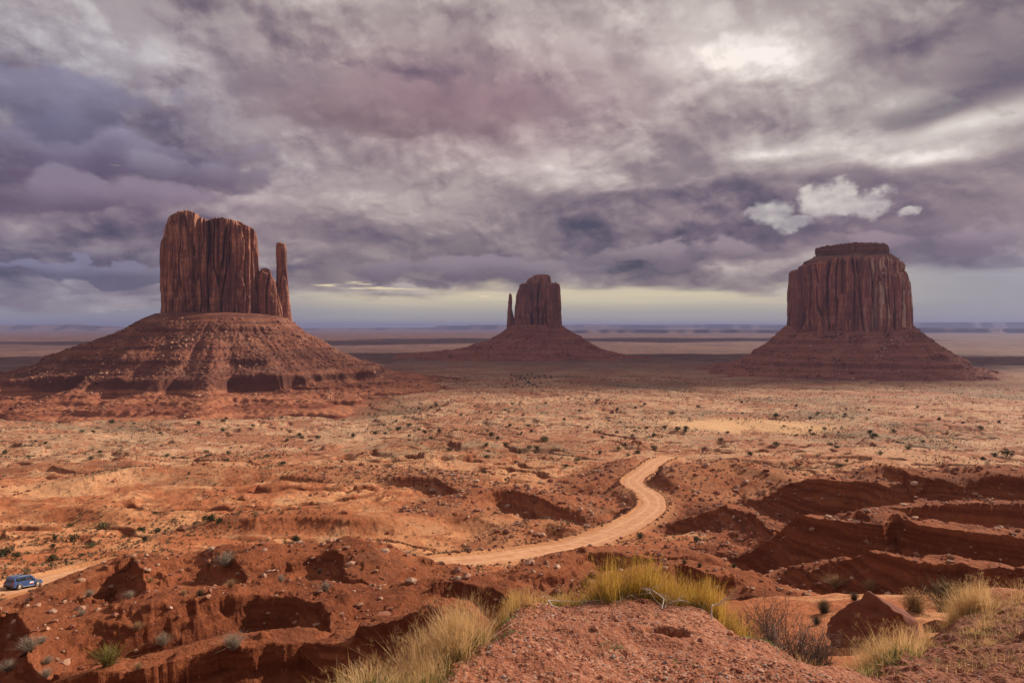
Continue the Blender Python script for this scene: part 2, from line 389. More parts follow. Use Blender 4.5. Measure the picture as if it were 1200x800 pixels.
# ridges: crest points (px, row, depth); steep side on the right hand of travel
# (points, near_depth, near_width, far_slope, R_near, R_far, lip, redness)
RIDGES = [
    # far to near
    ([(822, 498.5, 590), (855, 494, 628), (900, 494.5, 622), (940, 501, 570)], 2.5, 40, .03, 62, 45, 0, -1.),
    ([(690, 567, 288), (730, 549, 312), (756, 537, 335)], 5, 9, .10, 18, 30, .6, .7),
    ([(100, 562, 272), (150, 549, 292), (200, 546, 300), (240, 540, 306), (268, 546, 298)], 5, 24, .16, 40, 40, .8, -.2),
    ([(30, 549, 325), (60, 545, 335), (90, 553, 318)], 2.5, 5, .1, 12, 30, .5, .5),
    ([(400, 553, 300), (440, 557, 298), (510, 559, 290), (530, 572, 268)], 3.2, 6, .03, 18, 40, 1.2, .5),
    ([(250, 560, 285), (330, 556, 300), (380, 562, 290)], 2, 6, .03, 18, 40, .6, .3),
    ([(795, 562, 250), (820, 546, 268), (860, 540, 276), (902, 553, 258)], 6, 26, .12, 45, 40, 0, .55),
    ([(995, 557, 214), (1034, 543, 226), (1062, 549, 220)], 3.5, 5, .3, 12, 22, .4, .8),
    ([(628, 585, 250), (680, 588, 240), (724, 600, 224)], 3.4, 6, .03, 14, 30, .5, .7),
    ([(540, 593, 222), (575, 575, 245), (600, 573, 246), (630, 582, 236), (660, 594, 222)], 6.5, 11, .10, 22, 30, .6, .7),
    ([(495, 612, 200), (530, 600, 210), (560, 606, 205), (585, 618, 196)], 2.2, 9, .05, 18, 26, .2, .3),
    ([(590, 640, 172), (605, 622, 184), (640, 612, 192), (680, 622, 184)], 2.5, 7, .08, 14, 18, .2, .5),
    ([(300, 607, 190), (350, 605, 194), (412, 609, 190)], 2.0, 5, .02, 12, 30, .4, .3),
    ([(60, 600, 205), (90, 595, 208), (120, 600, 204)], 1.2, 5, .02, 12, 20, .3, .2),
    ([(838, 598, 202), (868, 585, 192), (905, 572, 184), (944, 559, 176), (1010, 563, 168), (1075, 573, 154), (1092, 553, 158), (1130, 559, 155), (1172, 551, 155), (1290, 548, 150)], 9.5, 14, .16, 26, 60, 1.0, 1.),
    ([(812, 606, 190), (850, 592, 186), (884, 604, 170), (905, 622, 150)], 4, 8, .10, 16, 16, .8, 1.),
    ([(1040, 598, 142), (1090, 592, 142), (1145, 589, 140), (1210, 590, 138), (1290, 590, 136)], 3.4, 6, .2, 12, 24, .9, 1.),
    ([(862, 652, 128), (905, 628, 122), (944, 605, 118), (985, 612, 112), (1030, 614, 108), (1054, 604, 110), (1075, 613, 106), (1130, 621, 101), (1210, 628, 98), (1290, 632, 95)], 9.0, 12, .17, 20, 34, 1.1, 1.),
    ([(990, 656, 88), (1025, 648, 84), (1070, 656, 79), (1130, 660, 77), (1150, 668, 74), (1230, 672, 70)], 6, 8, .20, 13, 20, 1.0, 1.),
    ([(655, 668, 104), (690, 648, 113), (722, 645, 113), (760, 655, 108), (805, 650, 108)], 3.4, 7, .15, 14, 20, .5, .7),
    ([(690, 684, 72), (720, 669, 79), (760, 669, 80), (800, 664, 82), (835, 672, 80)], 3, 6, .15, 12, 14, .5, .8),
    ([(393, 641, 90), (425, 641, 93), (465, 648, 95), (505, 658, 96), (535, 671, 92)], 6.0, 22, .35, 30, 14, 0, .8),
    ([(300, 660, 84), (330, 649, 87), (372, 647, 88), (393, 643, 88), (400, 653, 85), (406, 671, 80)], 5.0, 6.5, .08, 13, 16, .9, .9),
    ([(200, 674, 85), (235, 656, 88), (250, 646, 89), (275, 648, 87), (284, 668, 83), (292, 690, 79)], 5.0, 6.5, .08, 13, 14, .9, .9),
    ([(55, 700, 79), (95, 682, 84), (130, 664, 88), (156, 652, 90), (163, 660, 88), (167, 676, 84), (174, 692, 80)], 4.8, 6.5, .12, 12, 12, 1.0, .9),
    ([(455, 706, 56), (490, 689, 60), (530, 680, 62), (575, 688, 61), (600, 701, 58), (608, 714, 54)], 3.6, 4.5, .16, 8, 12, .8, .9),
    ([(85, 703, 60), (114, 716, 56), (133, 734, 52), (146, 752, 48), (182, 777, 42)], 2.6, 3.8, .22, 8, 8, .6, .9),
    ([(110, 698, 63), (60, 699, 62), (28, 701, 61), (31, 722, 56), (40, 760, 47), (75, 805, 40)], 5.5, 6.5, .12, 12, 14, 1.1, 1.),
    ([(222, 704, 57), (240, 700, 58), (300, 694, 60), (345, 698, 60), (374, 710, 57), (389, 735, 52), (398, 752, 48)], 5.6, 6.8, .06, 14, 14, 1.1, 1.),
    ([(60, 812, 30), (120, 800, 30.5), (170, 788, 31), (235, 768, 32.5), (262, 757, 33.2), (300, 757, 33.5), (350, 754, 34), (420, 742, 33), (500, 712, 31)], 3.4, 4, .12, 8, 7, .7, .9)]
def paint(X, Y, Z, redm, k, spec):
    pts, nd, nw, fs, Rn, Rf, lip, red = spec
    if np.mean([p[2] for p in pts]) < 100: nw *= 1.08; Rn *= 1.1; lip *= .7
    P = np.array([W(*p) for p in pts]); Rm = max(Rn, Rf)
    x0, y0 = P[:, 0].min() - Rm, P[:, 1].min() - Rm; x1, y1 = P[:, 0].max() + Rm, P[:, 1].max() + Rm
    m = (X > x0) & (X < x1) & (Y > y0) & (Y < y1)
    if not m.any(): return
    x = X[m]; y = Y[m]; z = Z[m]
    s = nw * .55
    wx = x + fb2(x / s, y / s, 4, 100 + k) * nw * .08; wy = y + fb2(x / s + 9, y / s, 4, 140 + k) * nw * .08
    d, sd, cz = nearest(wx, wy, P)
    cz = cz + fb2(x / (nw * .8), y / (nw * .8), 3, 180 + k) * nd * .06
    a = np.where((d > 0), sst(sd, -.75, .75), .5); a_ = a
    t = d / nw
    rough = fb2(x / (nw * .16), y / (nw * .16), 4, 220 + k, .62) * nd * (.05 if np.mean([p[2] for p in pts]) > 92 else .016)
    gul = rid2(x / (nw * .45), y / (nw * .9), 3, 260 + k) * nd * .024
    pn = nd * np.tanh(t * .95) / math.tanh(.95); pn = np.minimum(pn, nd * 1.1)
    zn = cz - lip * sst(d, 0, .35 * max(lip, .2)) - pn + (rough - gul) * sst(t, .05, .5)
    zf = cz - fs * d + rough * .5 * sst(d, 0, nw * .5)
    wN = 1 - sst(d, Rn * .25, Rn); wF = 1 - sst(d, Rf * .2, Rf)
    zr = zf + (zn - zf) * a; w = wF + (wN - wF) * a; near = a > .5
    # fade past the ends
    Z[m] = z + (zr - z) * w
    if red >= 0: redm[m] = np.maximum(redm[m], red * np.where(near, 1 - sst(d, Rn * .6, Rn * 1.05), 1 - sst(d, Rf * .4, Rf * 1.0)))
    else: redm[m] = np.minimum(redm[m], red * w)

HOLE = W(783, 741, 4.75)
def terrain(X, Y):
    X = np.asarray(X, float); Y = np.asarray(Y, float)
    r = np.hypot(X, Y)
    Z = -base_drop(X, Y)
    red = np.zeros(X.shape)
    # rolling land and washes in the valley
    wv = sst(r, 110, 260)
    m = r > 100
    x = X[m]; y = Y[m]; rr = r[m]; z = Z[m]; w = wv[m]
    far = 1 - sst(rr, 6000, 20000)
    fl = 1 - sst(rr, 700, 1100) * .6
    fm = sst(y, 835, 865) * (1 - sst(y, 1500, 1900)) * (1 - sst(x + .15 * y, -110, 60)); w = w * (1 - .8 * fm)
    z += w * (1 - .7 * sst(y, 820, 860) * (1 - sst(y, 1100, 1300)) * (x < -50)) * (fb2(x / 120, y / 120, 3, 1) * 4.2 * fl + fb2(x / 34, y / 34, 4, 9) * 1.5 * (1 - sst(rr, 900, 2500))) 
    wash = np.abs(fb2(x / 85, y / 60, 4, 31))
    z -= w * fl * 3.0 * (1 - sst(wash, 0, .13)) * (1 - sst(rr, 1000, 1800))
    z += far * sst(rr, 1300, 3500) * fb2(x / 900, y / 900, 3, 61) * 9
    # ledges of flat lying rock
    st = 3.1
    q = (z + fb2(x / 60, y / 60, 2, 51) * 1.4) / st; fr = q - np.floor(q)
    lm = w * sst(fb2(x / 150, y / 100, 3, 71), -.25, .25) * (1 - sst(rr, 1300, 2000))
    redb = fm * .8
    lm = np.maximum(lm * (1 - fm), fm * 1.25)
    z += lm * (sst(fr, .38, .56) - fr) * st * .75
    red[m] = redb
    z += w * fb2(x / 5.5, y / 5.5, 3, 81) * .30 * (1 - sst(rr, 500, 1200))
    Z[m] = z
    m = (r > 14) & (r < 320)
    Z[m] += fb2(X[m] / 9, Y[m] / 9, 4, 41) * (.30 + .25 * sst(r[m], 90, 150)) * sst(r[m], 14, 40) + fb2(X[m] / 1.6, Y[m] / 1.6, 3, 47) * .06
    for k, sp in enumerate(RIDGES): paint(X, Y, Z, red, k, sp)
    m = (r > 20) & (r < 260)
    Z[m] += (fb2(X[m] / 1.5, Y[m] / 1.5, 4, 43, .62) * .075) * (1 + np.maximum(red[m], 0)) 
    # thin broken ledges in the red beds
    mk_ = m & (red > .15)
    zz_ = Z[mk_]; xx_ = X[mk_]; yy_ = Y[mk_]
    for st_, am_, sd_ in ((1.5, .55, 601), (.48, .5, 611)):
        q = (zz_ + fb2(xx_ / (st_ * 9), yy_ / (st_ * 9), 3, sd_) * st_ * .7) / st_; fr = q - np.floor(q)
        zz_ = zz_ + red[mk_] * am_ * sst(fb2(xx_ / (st_ * 12), yy_ / (st_ * 12), 2, sd_ + 5), -.2, .3) * (sst(fr, .40, .58) - fr) * st_
    Z[mk_] = zz_
    # road bed
    m = (X > ROAD[:, 0].min() - 30) & (X < ROAD[:, 0].max() + 30) & (Y > ROAD[:, 1].min() - 30) & (Y < ROAD[:, 1].max() + 12)
    rd = np.full(X.shape, 99.)
    if m.any():
        d, s, z = nearest(X[m], Y[m], ROAD)
        w = 1 - sst(d, ROAD_HW + .4, ROAD_HW + 7)
        berm = .45 * np.exp(-((d - ROAD_HW - .9) / .7) ** 2)
        Z[m] = Z[m] + (z + berm - Z[m]) * w - .35 * (d < ROAD_HW - .5)
        rd[m] = d
    # the rim the photographer stands on: clods, the burrow
    m = r < 16
    if m.any():
        x = X[m]; y = Y[m]; rr = r[m]; k = 1 - sst(rr, 9, 16)
        dz = fb2(x / .55, y / .55, 3, 91) * .035 + fb2(x / .11, y / .11, 3, 95, .6) * .010 + np.maximum(pn2(x / .035, y / .035, 99), 0) * .008
        dz += fb2(x / 1.9, y / 1.9, 2, 92) * .05 * sst(rr, 3, 5)
        bank = sst(x / np.maximum(y, .5), .42, .55) * sst(rr, 4.2, 5.5)
        dz += bank * (fb2(x / .35, y / .35, 4, 97, .6) * .045)
        hx = (x - HOLE[0]) / .17; hy = (y - HOLE[1]) / .13; hd = np.hypot(hx * (1 + .2 * pn2(x / .08, y / .08, 5)), hy)
        dz -= .42 * (1 - sst(hd, .70, 1.0)); dz += .02 * np.exp(-((hd - 1.35) / .35) ** 2)
        dz -= .05 * np.exp(-(((x - W(563, 765, 4.4)[0]) / .16) ** 2 + ((y - 4.55) / .22) ** 2))
        Z[m] += dz * k
    return Z, red, rd

def ground_at(x, y):
    return terrain(np.atleast_1d(x), np.atleast_1d(y))[0]
def hit(px, py, y0=3.0, y1=2500.):
    """where the sight line of a pixel of the photograph meets the land"""
    Ys = np.exp(np.linspace(math.log(y0), math.log(y1), 1600))
    x = (px - 600) / F * Ys; zr = (HZ - py) / F * Ys
    zg = terrain(x, Ys)[0]; i = int(np.argmax(zg > zr)) if (zg > zr).any() else len(Ys) - 1
    return float(x[i]), float(Ys[i]), float(zg[i])

rows = np.concatenate([np.geomspace(.25, 2.6, 24, endpoint=False), np.geomspace(2.6, 10, 400, endpoint=False), np.geomspace(10, 30, 130, endpoint=False),
                       np.geomspace(30, 125, 400, endpoint=False), np.geomspace(125, 600, 330, endpoint=False), np.geomspace(600, 2000, 200, endpoint=False), np.geomspace(2000, 60000, 150)])
AZm = math.atan(.82)
side = np.linspace(0, 1, 70)[1:] ** 1.6 * (math.pi - AZm)
azs = np.concatenate([-(AZm + side[::-1])[1:], np.linspace(-AZm, AZm, 1120), AZm + side])
NR, NC = len(rows), len(azs)
RR, AA = np.meshgrid(rows, azs, indexing='ij')
GX = (RR * np.sin(AA)).ravel(); GY = (RR * np.cos(AA)).ravel()
GZ, GRED, GRD = terrain(GX, GY)
V = np.stack([GX, GY, GZ], 1)
c0 = V[:NC].mean(0)
V = np.vstack([V, c0[None]])
fc = grid_faces(NR, NC, wrap=True)[:, ::-1]
j = np.arange(NC); cap = np.stack([np.full(NC, NR * NC), (j + 1) % NC, j], 1)
r_ = np.append(np.hypot(GX, GY), 0)
grav = 1 - sst(r_, 9.5, 13)
rdx = np.append(GRD, 99.)
ground_me = np_mesh('ground', V, [fc, cap], True, {'red': np.append(GRED, 0), 'grav': grav, 'road': 1 - sst(rdx, ROAD_HW, ROAD_HW + 4)})

m_ground, g, b = mat('desert ground', .95, .1)
geo = g.node('ShaderNodeNewGeometry'); Pn = E(g, geo.outputs['Position'])
nx, ny, nz = g.sep(geo.outputs['Normal']); px_, py_, pz_ = g.sep(geo.outputs['Position'])
dist = g.vm('LENGTH', Pn); dist.k = dist.k.node.outputs['Value']
red = g.attr('red'); gr = g.attr('grav'); rdm = g.attr('road')
nA = g.noise(Pn, .011, 6, .6); nB = g.noise(Pn, .09, 6, .62, .3); nC = g.noise(Pn, .9, 6, .65); nD = g.noise(Pn, 9, 5, .65)
nF = g.noise(g.vm('MULTIPLY', Pn, (.0005, .0016, 1)), 1, 5, .6)
sand = (.62, .285, .135); dirt = (.43, .145, .062); deep = (.150, .042, .020)
c = g.mix(g.step(nA + (nB - .5) * 1.1, .37, .60), dirt, sand)
c = g.mix(g.step(nB + (nC - .5) * .5, .56, .72) * .55, c, (.64, .40, .23))
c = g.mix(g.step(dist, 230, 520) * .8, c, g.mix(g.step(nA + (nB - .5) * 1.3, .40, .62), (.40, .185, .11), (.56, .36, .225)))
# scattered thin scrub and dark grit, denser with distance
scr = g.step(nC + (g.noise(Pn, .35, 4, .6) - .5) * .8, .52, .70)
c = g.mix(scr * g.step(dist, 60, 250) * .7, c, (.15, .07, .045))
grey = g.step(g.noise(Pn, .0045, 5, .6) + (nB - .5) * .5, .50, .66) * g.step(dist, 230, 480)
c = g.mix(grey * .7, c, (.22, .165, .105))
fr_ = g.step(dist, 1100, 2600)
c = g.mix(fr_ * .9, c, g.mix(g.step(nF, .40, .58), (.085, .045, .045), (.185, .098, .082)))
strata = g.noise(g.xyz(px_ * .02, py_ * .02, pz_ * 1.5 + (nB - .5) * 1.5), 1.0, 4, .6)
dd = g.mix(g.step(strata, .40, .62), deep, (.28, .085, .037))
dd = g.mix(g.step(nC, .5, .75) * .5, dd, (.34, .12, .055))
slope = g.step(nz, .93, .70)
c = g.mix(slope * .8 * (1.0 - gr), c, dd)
dd = g.mix(g.step(nz, .86, .66) * .35, dd, deep)  # steep faces darker: fresh dark beds, plus shade put into the colour
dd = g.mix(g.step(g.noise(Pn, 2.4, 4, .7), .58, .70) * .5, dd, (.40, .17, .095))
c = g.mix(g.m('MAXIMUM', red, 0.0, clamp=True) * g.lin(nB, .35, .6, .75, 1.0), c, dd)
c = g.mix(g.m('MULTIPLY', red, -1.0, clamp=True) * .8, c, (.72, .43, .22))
bankm = gr * g.step(px_ / (py_ + .01), .44, .54) * g.step(dist, 4.6, 6.0)
c = g.mix(rdm * .55, c, (.58, .29, .135))
# rim gravel
gv = g.vor(Pn, 55, out='Color'); gvs = g.sep(gv)[0]
gc = g.ramp(gvs, ((0, (.16, .055, .033)), (.35, (.30, .11, .062)), (.7, (.38, .155, .09)), (.93, (.50, .29, .20)), (1, (.42, .33, .28))))
gc = g.mix(g.step(nD, .35, .65) * .6, gc, (.34, .13, .072))
gc = g.mix(g.step(g.noise(Pn, 1.6, 4, .6), .42, .64) * .55, gc, (.23, .08, .045))
gc = g.mix(bankm * .75, gc, g.mix(g.step(nD, .4, .6), (.13, .045, .028), (.26, .10, .06)))
c = g.mix(gr, c, gc)
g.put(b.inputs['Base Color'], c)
bmp = g.node('ShaderNodeBump'); bmp.inputs['Strength'].default_value = .75; bmp.inputs['Distance'].default_value = 1.0
hfar = ((nC - .5) * .55 + (g.noise(Pn, 3.2, 5, .7) - .5) * .45) * (1.0 - gr) + (g.noise(Pn, .22, 5, .65) - .5) * 1.3 * g.step(dist, 120, 350)
hnear = (nD - .5) * .05 * (1.0 - gr) + ((g.vor(Pn, 55) * -.010) + (g.noise(Pn, 90, 3, .6) - .5) * .006) * gr
g.put(bmp.inputs['Height'], hfar + hnear)
nt_ = m_ground.node_tree; nt_.links.new(bmp.outputs[0], b.inputs['Normal'])
ground = ob('ground', ground_me, m_ground); tag(ground, kind='structure')

# dirt road
m_road, g, b = mat('road dirt', .95, .1)
tco = g.node('ShaderNodeNewGeometry'); Pn = E(g, tco.outputs['Position'])
v = g.attr('across'); n = g.noise(Pn, .5, 5, .6); n2_ = g.noise(Pn, 4, 4, .6)
tr = g.m('ABSOLUTE', g.m('SUBTRACT', g.m('ABSOLUTE', v), .42))
c = g.mix(g.step(n, .35, .7), (.47, .225, .12), (.60, .32, .18))
c = g.mix(g.step(tr + (n2_ - .5) * .2, .16, .04) * .3, c, (.74, .46, .26))
c = g.mix(g.step(g.m('ABSOLUTE', v) + (n - .5) * .4, .75, 1.0) * .6, c, (.50, .22, .10))
g.put(b.inputs['Base Color'], c)
bmp = g.node('ShaderNodeBump'); bmp.inputs['Strength'].default_value = .5; g.put(bmp.inputs['Height'], n2_ * .06 + n * .15)
m_road.node_tree.links.new(bmp.outputs[0], b.inputs['Normal'])
Pr = ROAD; T = np.gradient(Pr[:, :2], axis=0); T /= np.linalg.norm(T, axis=1)[:, None]; Nr = np.stack([T[:, 1], -T[:, 0]], 1)
nv = 17; ac = np.linspace(-1, 1, nv); RV = []; RA = []
for i in range(len(Pr)):
    hw = ROAD_HW + .35 * math.sin(i * .7) + .3 * math.sin(i * .23)
    for a in ac:
        x, y = Pr[i, :2] + Nr[i] * a * hw
        z = Pr[i, 2] + .10 - .05 * math.exp(-((abs(a) - .42) / .1) ** 2) - .42 * max(0, abs(a) - .9) * 4
        RV.append((x, y, z)); RA.append(a)
road = ob('dirt_road', np_mesh('dirt_road', RV, grid_faces(len(Pr), nv)[:, ::-1] if False else grid_faces(len(Pr), nv), True, {'across': RA}), m_road); tag(road, kind='structure')

# ---------------------------------------------------------------- buttes
def rock_mat(name, base, dark, pale, s=1.0, stripes=0.0):
    m, g, b = mat(name, .92, .15)
    o = g.node('ShaderNodeTexCoord'); Pn = E(g, o.outputs['Object'])
    x, y, z = g.sep(Pn)
    gx = g.node('ShaderNodeNewGeometry'); nz = g.sep(gx.outputs['Normal'])[2]
    ve = g.noise(g.vm('MULTIPLY', Pn, (.07 / s, .07 / s, .006 / s)), 1, 7, .62, .4)
    ve2 = g.noise(g.vm('MULTIPLY', Pn, (.30 / s, .30 / s, .022 / s)), 1, 5, .62, .3)
    bl = g.noise(Pn, .022 / s, 5, .6, .3)
    ho = g.noise(g.xyz(x * .004, y * .004, z * (.16 / s) + (bl - .5) * 2.0), 1, 4, .6)
    c = g.mix(g.step(ve, .40, .62), dark, base)
    c = g.mix(g.step(bl + (ve2 - .5) * .7, .47, .66) * .75, c, pale)
    c = g.mix(g.step(ve2, .56, .44) * .6, c, dark)
    c = g.mix(g.step(ho, .55, .40) * .25, c, (dark[0] * 1.3, dark[1], dark[2]))
    if stripes:
        sx = g.step(x, -10, 60)
        sp = g.step(g.noise(g.vm('MULTIPLY', Pn, (.13, .13, .004)), 1, 3, .55, .5), .52, .58) * sx * g.step(g.noise(Pn, .015, 3, .5), .38, .5)
        c = g.mix(sp * stripes, c, (.62, .47, .38))
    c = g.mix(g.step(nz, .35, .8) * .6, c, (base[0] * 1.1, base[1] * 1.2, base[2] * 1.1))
    g.put(b.inputs['Base Color'], c)
    bp = g.node('ShaderNodeBump'); bp.inputs['Strength'].default_value = .8
    g.put(bp.inputs['Height'], (ve2 - .5) * 3.0 * s + (g.noise(Pn, .35 / s, 5, .65) - .5) * 3.0 * s + (ho - .5) * 2.0 * s)
    m.node_tree.links.new(bp.outputs[0], b.inputs['Normal'])
    return m
def talus_mat(name, base, dark, pale, s=1.0, low=None):
    m, g, b = mat(name, .95, .1)
    o = g.node('ShaderNodeTexCoord'); Pn = E(g, o.outputs['Object']); x, y, z = g.sep(Pn)
    gx = g.node('ShaderNodeNewGeometry'); nz = g.sep(gx.outputs['Normal'])[2]
    n = g.noise(Pn, .03 / s, 6, .62, .3); f = g.noise(Pn, .25 / s, 5, .68)
    h = g.noise(g.xyz(x * .003, y * .003, z * (.22 / s) + (n - .5) * 1.4), 1, 5, .62)
    c = g.mix(g.step(h, .38, .62), dark, base)
    c = g.mix(g.step(f, .58, .72) * .6, c, pale)
    c = g.mix(g.step(f, .44, .30) * .55, c, (dark[0] * .7, dark[1] * .75, dark[2] * .8))
    c = g.mix(g.step(n, .50, .68) * .45, c, pale)
    if low: c = g.mix(g.step(z + (n - .5) * 14, low[1], low[0]) * .75, c, g.mix(g.step(h, .42, .60), (.24, .075, .04), low[2]))
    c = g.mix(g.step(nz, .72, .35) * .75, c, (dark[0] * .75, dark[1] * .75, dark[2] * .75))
    g.put(b.inputs['Base Color'], c)
    bp = g.node('ShaderNodeBump'); bp.inputs['Strength'].default_value = .9
    g.put(bp.inputs['Height'], (f - .5) * 4.5 * s + (n - .5) * 5 * s)
    m.node_tree.links.new(bp.outputs[0], b.inputs['Normal'])
    return m

def turn(P, Y0, yoff, pivot):
    X0, back = pivot; al = math.atan2(X0, Y0); ca, sa = math.cos(al), math.sin(al)
    l = (P[:, 0] - X0) * ca ** .5 * (.945 if X0 > 500 else 1.0) + (6.0 if X0 < -300 else -6.0 if X0 > 500 else 0.0); D = P[:, 1] + yoff + back
    return np.stack([X0 + l * ca + D * sa, Y0 - l * sa + D * ca, P[:, 2]], 1)
def tower(name, Y0, s, left, right, top, depth, cx=None, yoff=0.0, zb=-25, sup=3.2, nth=760, nz=200, seed=0, amp=1.0, cracks=(), origin=(0, 0, 0), material=None, parent=None, topn=1.0, horiz=1.0, pivot=None):
    sup = sup * 1.35 if sup > 3 else sup
    """left/right: [(row, px)] silhouettes, top: [(px, row)] skyline; s metres per pixel at Y0"""
    lr = np.array(left, float); rr = np.array(right, float); tp = np.array(top, float)
    th = np.linspace(0, 2 * np.pi, nth, endpoint=False)
    ct, st_ = np.cos(th), np.sin(th)
    k = (np.abs(ct) ** sup + np.abs(st_) ** sup) ** (-1 / sup)
    ux, uy = ct * k, st_ * k
    t = np.linspace(0, 1, nz) ** .9
    rows_ = []
    minrow = tp[:, 1].min()
    zmax = (HZ - minrow) * s
    P = []
    ybase = max(lr[:, 0].max(), rr[:, 0].max())
    zbase = (HZ - ybase) * s + zb * s / 1.44
    for tt in t:
        # first guess of plan at this level, then top height for each ring vertex
        row = ybase + (minrow - ybase) * tt
        xl = (np.interp(-row, -lr[:, 0], lr[:, 1]) - 600) * s; xr = (np.interp(-row, -rr[:, 0], rr[:, 1]) - 600) * s
        c_ = (xl + xr) / 2; hw = (xr - xl) / 2
        X_ = c_ + ux * hw; Yv = uy * depth * s * (hw / max((rr[:, 1].max() - lr[:, 1].min()) * s / 2, 1e-3)) ** .5
        zt = (HZ - np.interp(X_ / s + 600, tp[:, 0], tp[:, 1])) * s
        Z_ = zbase + (zt - zbase) * tt
        P.append(np.stack([X_, Yv, Z_], 1))
    P = np.array(P)                       # nz, nth, 3
    # outward displacement with vertically stretched noise
    x, y, z = P[..., 0], P[..., 1], P[..., 2]
    q = s / 1.44
    big = pn3(x / (38 * q), y / (38 * q), z / (300 * q), seed) * 9
    md = pn3(x / (19 * q), y / (19 * q), z / (220 * q), seed + 1) * 3.0 + pn3(x / (60 * q), y / (60 * q), z / (40 * q), seed + 11) * .5; mf = md - np.floor(md); med = (np.floor(md) + sst(mf, .38, .62)) * 3.4
    cr = np.abs(pn3(x / (17 * q) + pn3(x / (20 * q), y / (20 * q), z / (60 * q), seed + 7) * .35, y / (17 * q), z / (170 * q), seed + 2)); crk = -9.5 * (1 - sst(cr, 0, .13))
    cr2 = np.abs(pn3(x / (7 * q), y / (7 * q), z / (70 * q), seed + 3)); crk2 = -1.5 * (1 - sst(cr2, 0, .13)) * sst(pn3(x / (50 * q), y / (50 * q), z / (60 * q), seed + 12), -.2, .3)
    blk = pn3(x / (13 * q), y / (13 * q), z / (30 * q), seed + 4) * 1.8
    fine = pn3(x / (3.2 * q), y / (3.2 * q), z / (7 * q), seed + 5) * .7
    hz_ = pn3(x / (200 * q), y / (200 * q), z / (5 * q), seed + 6) * .9 * horiz
    disp = (big + med + crk + crk2 + blk + fine) * q * amp + hz_ * q
    for (cpx, wpx, dep, r0, r1) in cracks:
        rowz = HZ - z / s
        gate = sst(rowz, r0 - 4, r0 + 4) * (1 - sst(rowz, r1 - 6, r1 + 6))
        disp -= dep * s * np.exp(-((x / s + 600 - cpx) / wpx) ** 2) * gate * (y < 0)
    onx = ux[None, :] * .9; ony = uy[None, :]
    nl = np.hypot(onx, ony)
    # keep the silhouette close to the drawn one: damp where the normal points sideways
    side_ = np.abs(onx / nl) ** 3
    disp = disp * (1 - .62 * side_)
    P[..., 0] += disp * onx / nl; P[..., 1] += disp * ony / nl
    # rounded, broken rim
    rim = sst(np.linspace(0, 1, nz) ** .9, .965, 1.0)[:, None]
    ctr = P[-1].mean(0)
    P[..., 0] += (ctr[0] - P[..., 0]) * rim * .02; P[..., 1] += (ctr[1] - P[..., 1]) * rim * .025
    rings = [P]
    last = P[-1]
    for f in (.985, .95, .88, .75, .55, .3, .1):
        R_ = last.copy(); R_[:, 0] = ctr[0] + (last[:, 0] - ctr[0]) * f; R_[:, 1] = ctr[1] + (last[:, 1] - ctr[1]) * f
        R_[:, 2] = (HZ - np.interp(R_[:, 0] / s + 600, tp[:, 0], tp[:, 1])) * s + pn2(R_[:, 0] / (9 * q), R_[:, 1] / (9 * q), seed) * 2.0 * q * topn + (1 - f) * 2 * q
        rings.append(R_[None])
    P = np.concatenate(rings, 0); n_r = P.shape[0]
    topj = pn2(P[..., 0] / (6 * q), P[..., 1] / (6 * q), seed + 9) * 1.5 * q * topn
    P[..., 2] += topj * sst(np.arange(n_r), nz - 14, nz)[:, None]
    Vv = turn(P.reshape(-1, 3), Y0, yoff, pivot) - np.array(origin)
    fcs = grid_faces(n_r, nth, True)
    Vv = np.vstack([Vv, Vv[-nth:].mean(0)[None]]); jj = np.arange(nth)
    cp = np.stack([(n_r - 1) * nth + jj, (n_r - 1) * nth + (jj + 1) % nth, np.full(nth, n_r * nth)], 1)
    return ob(name, np_mesh(name, Vv, [fcs, cp]), material, parent)

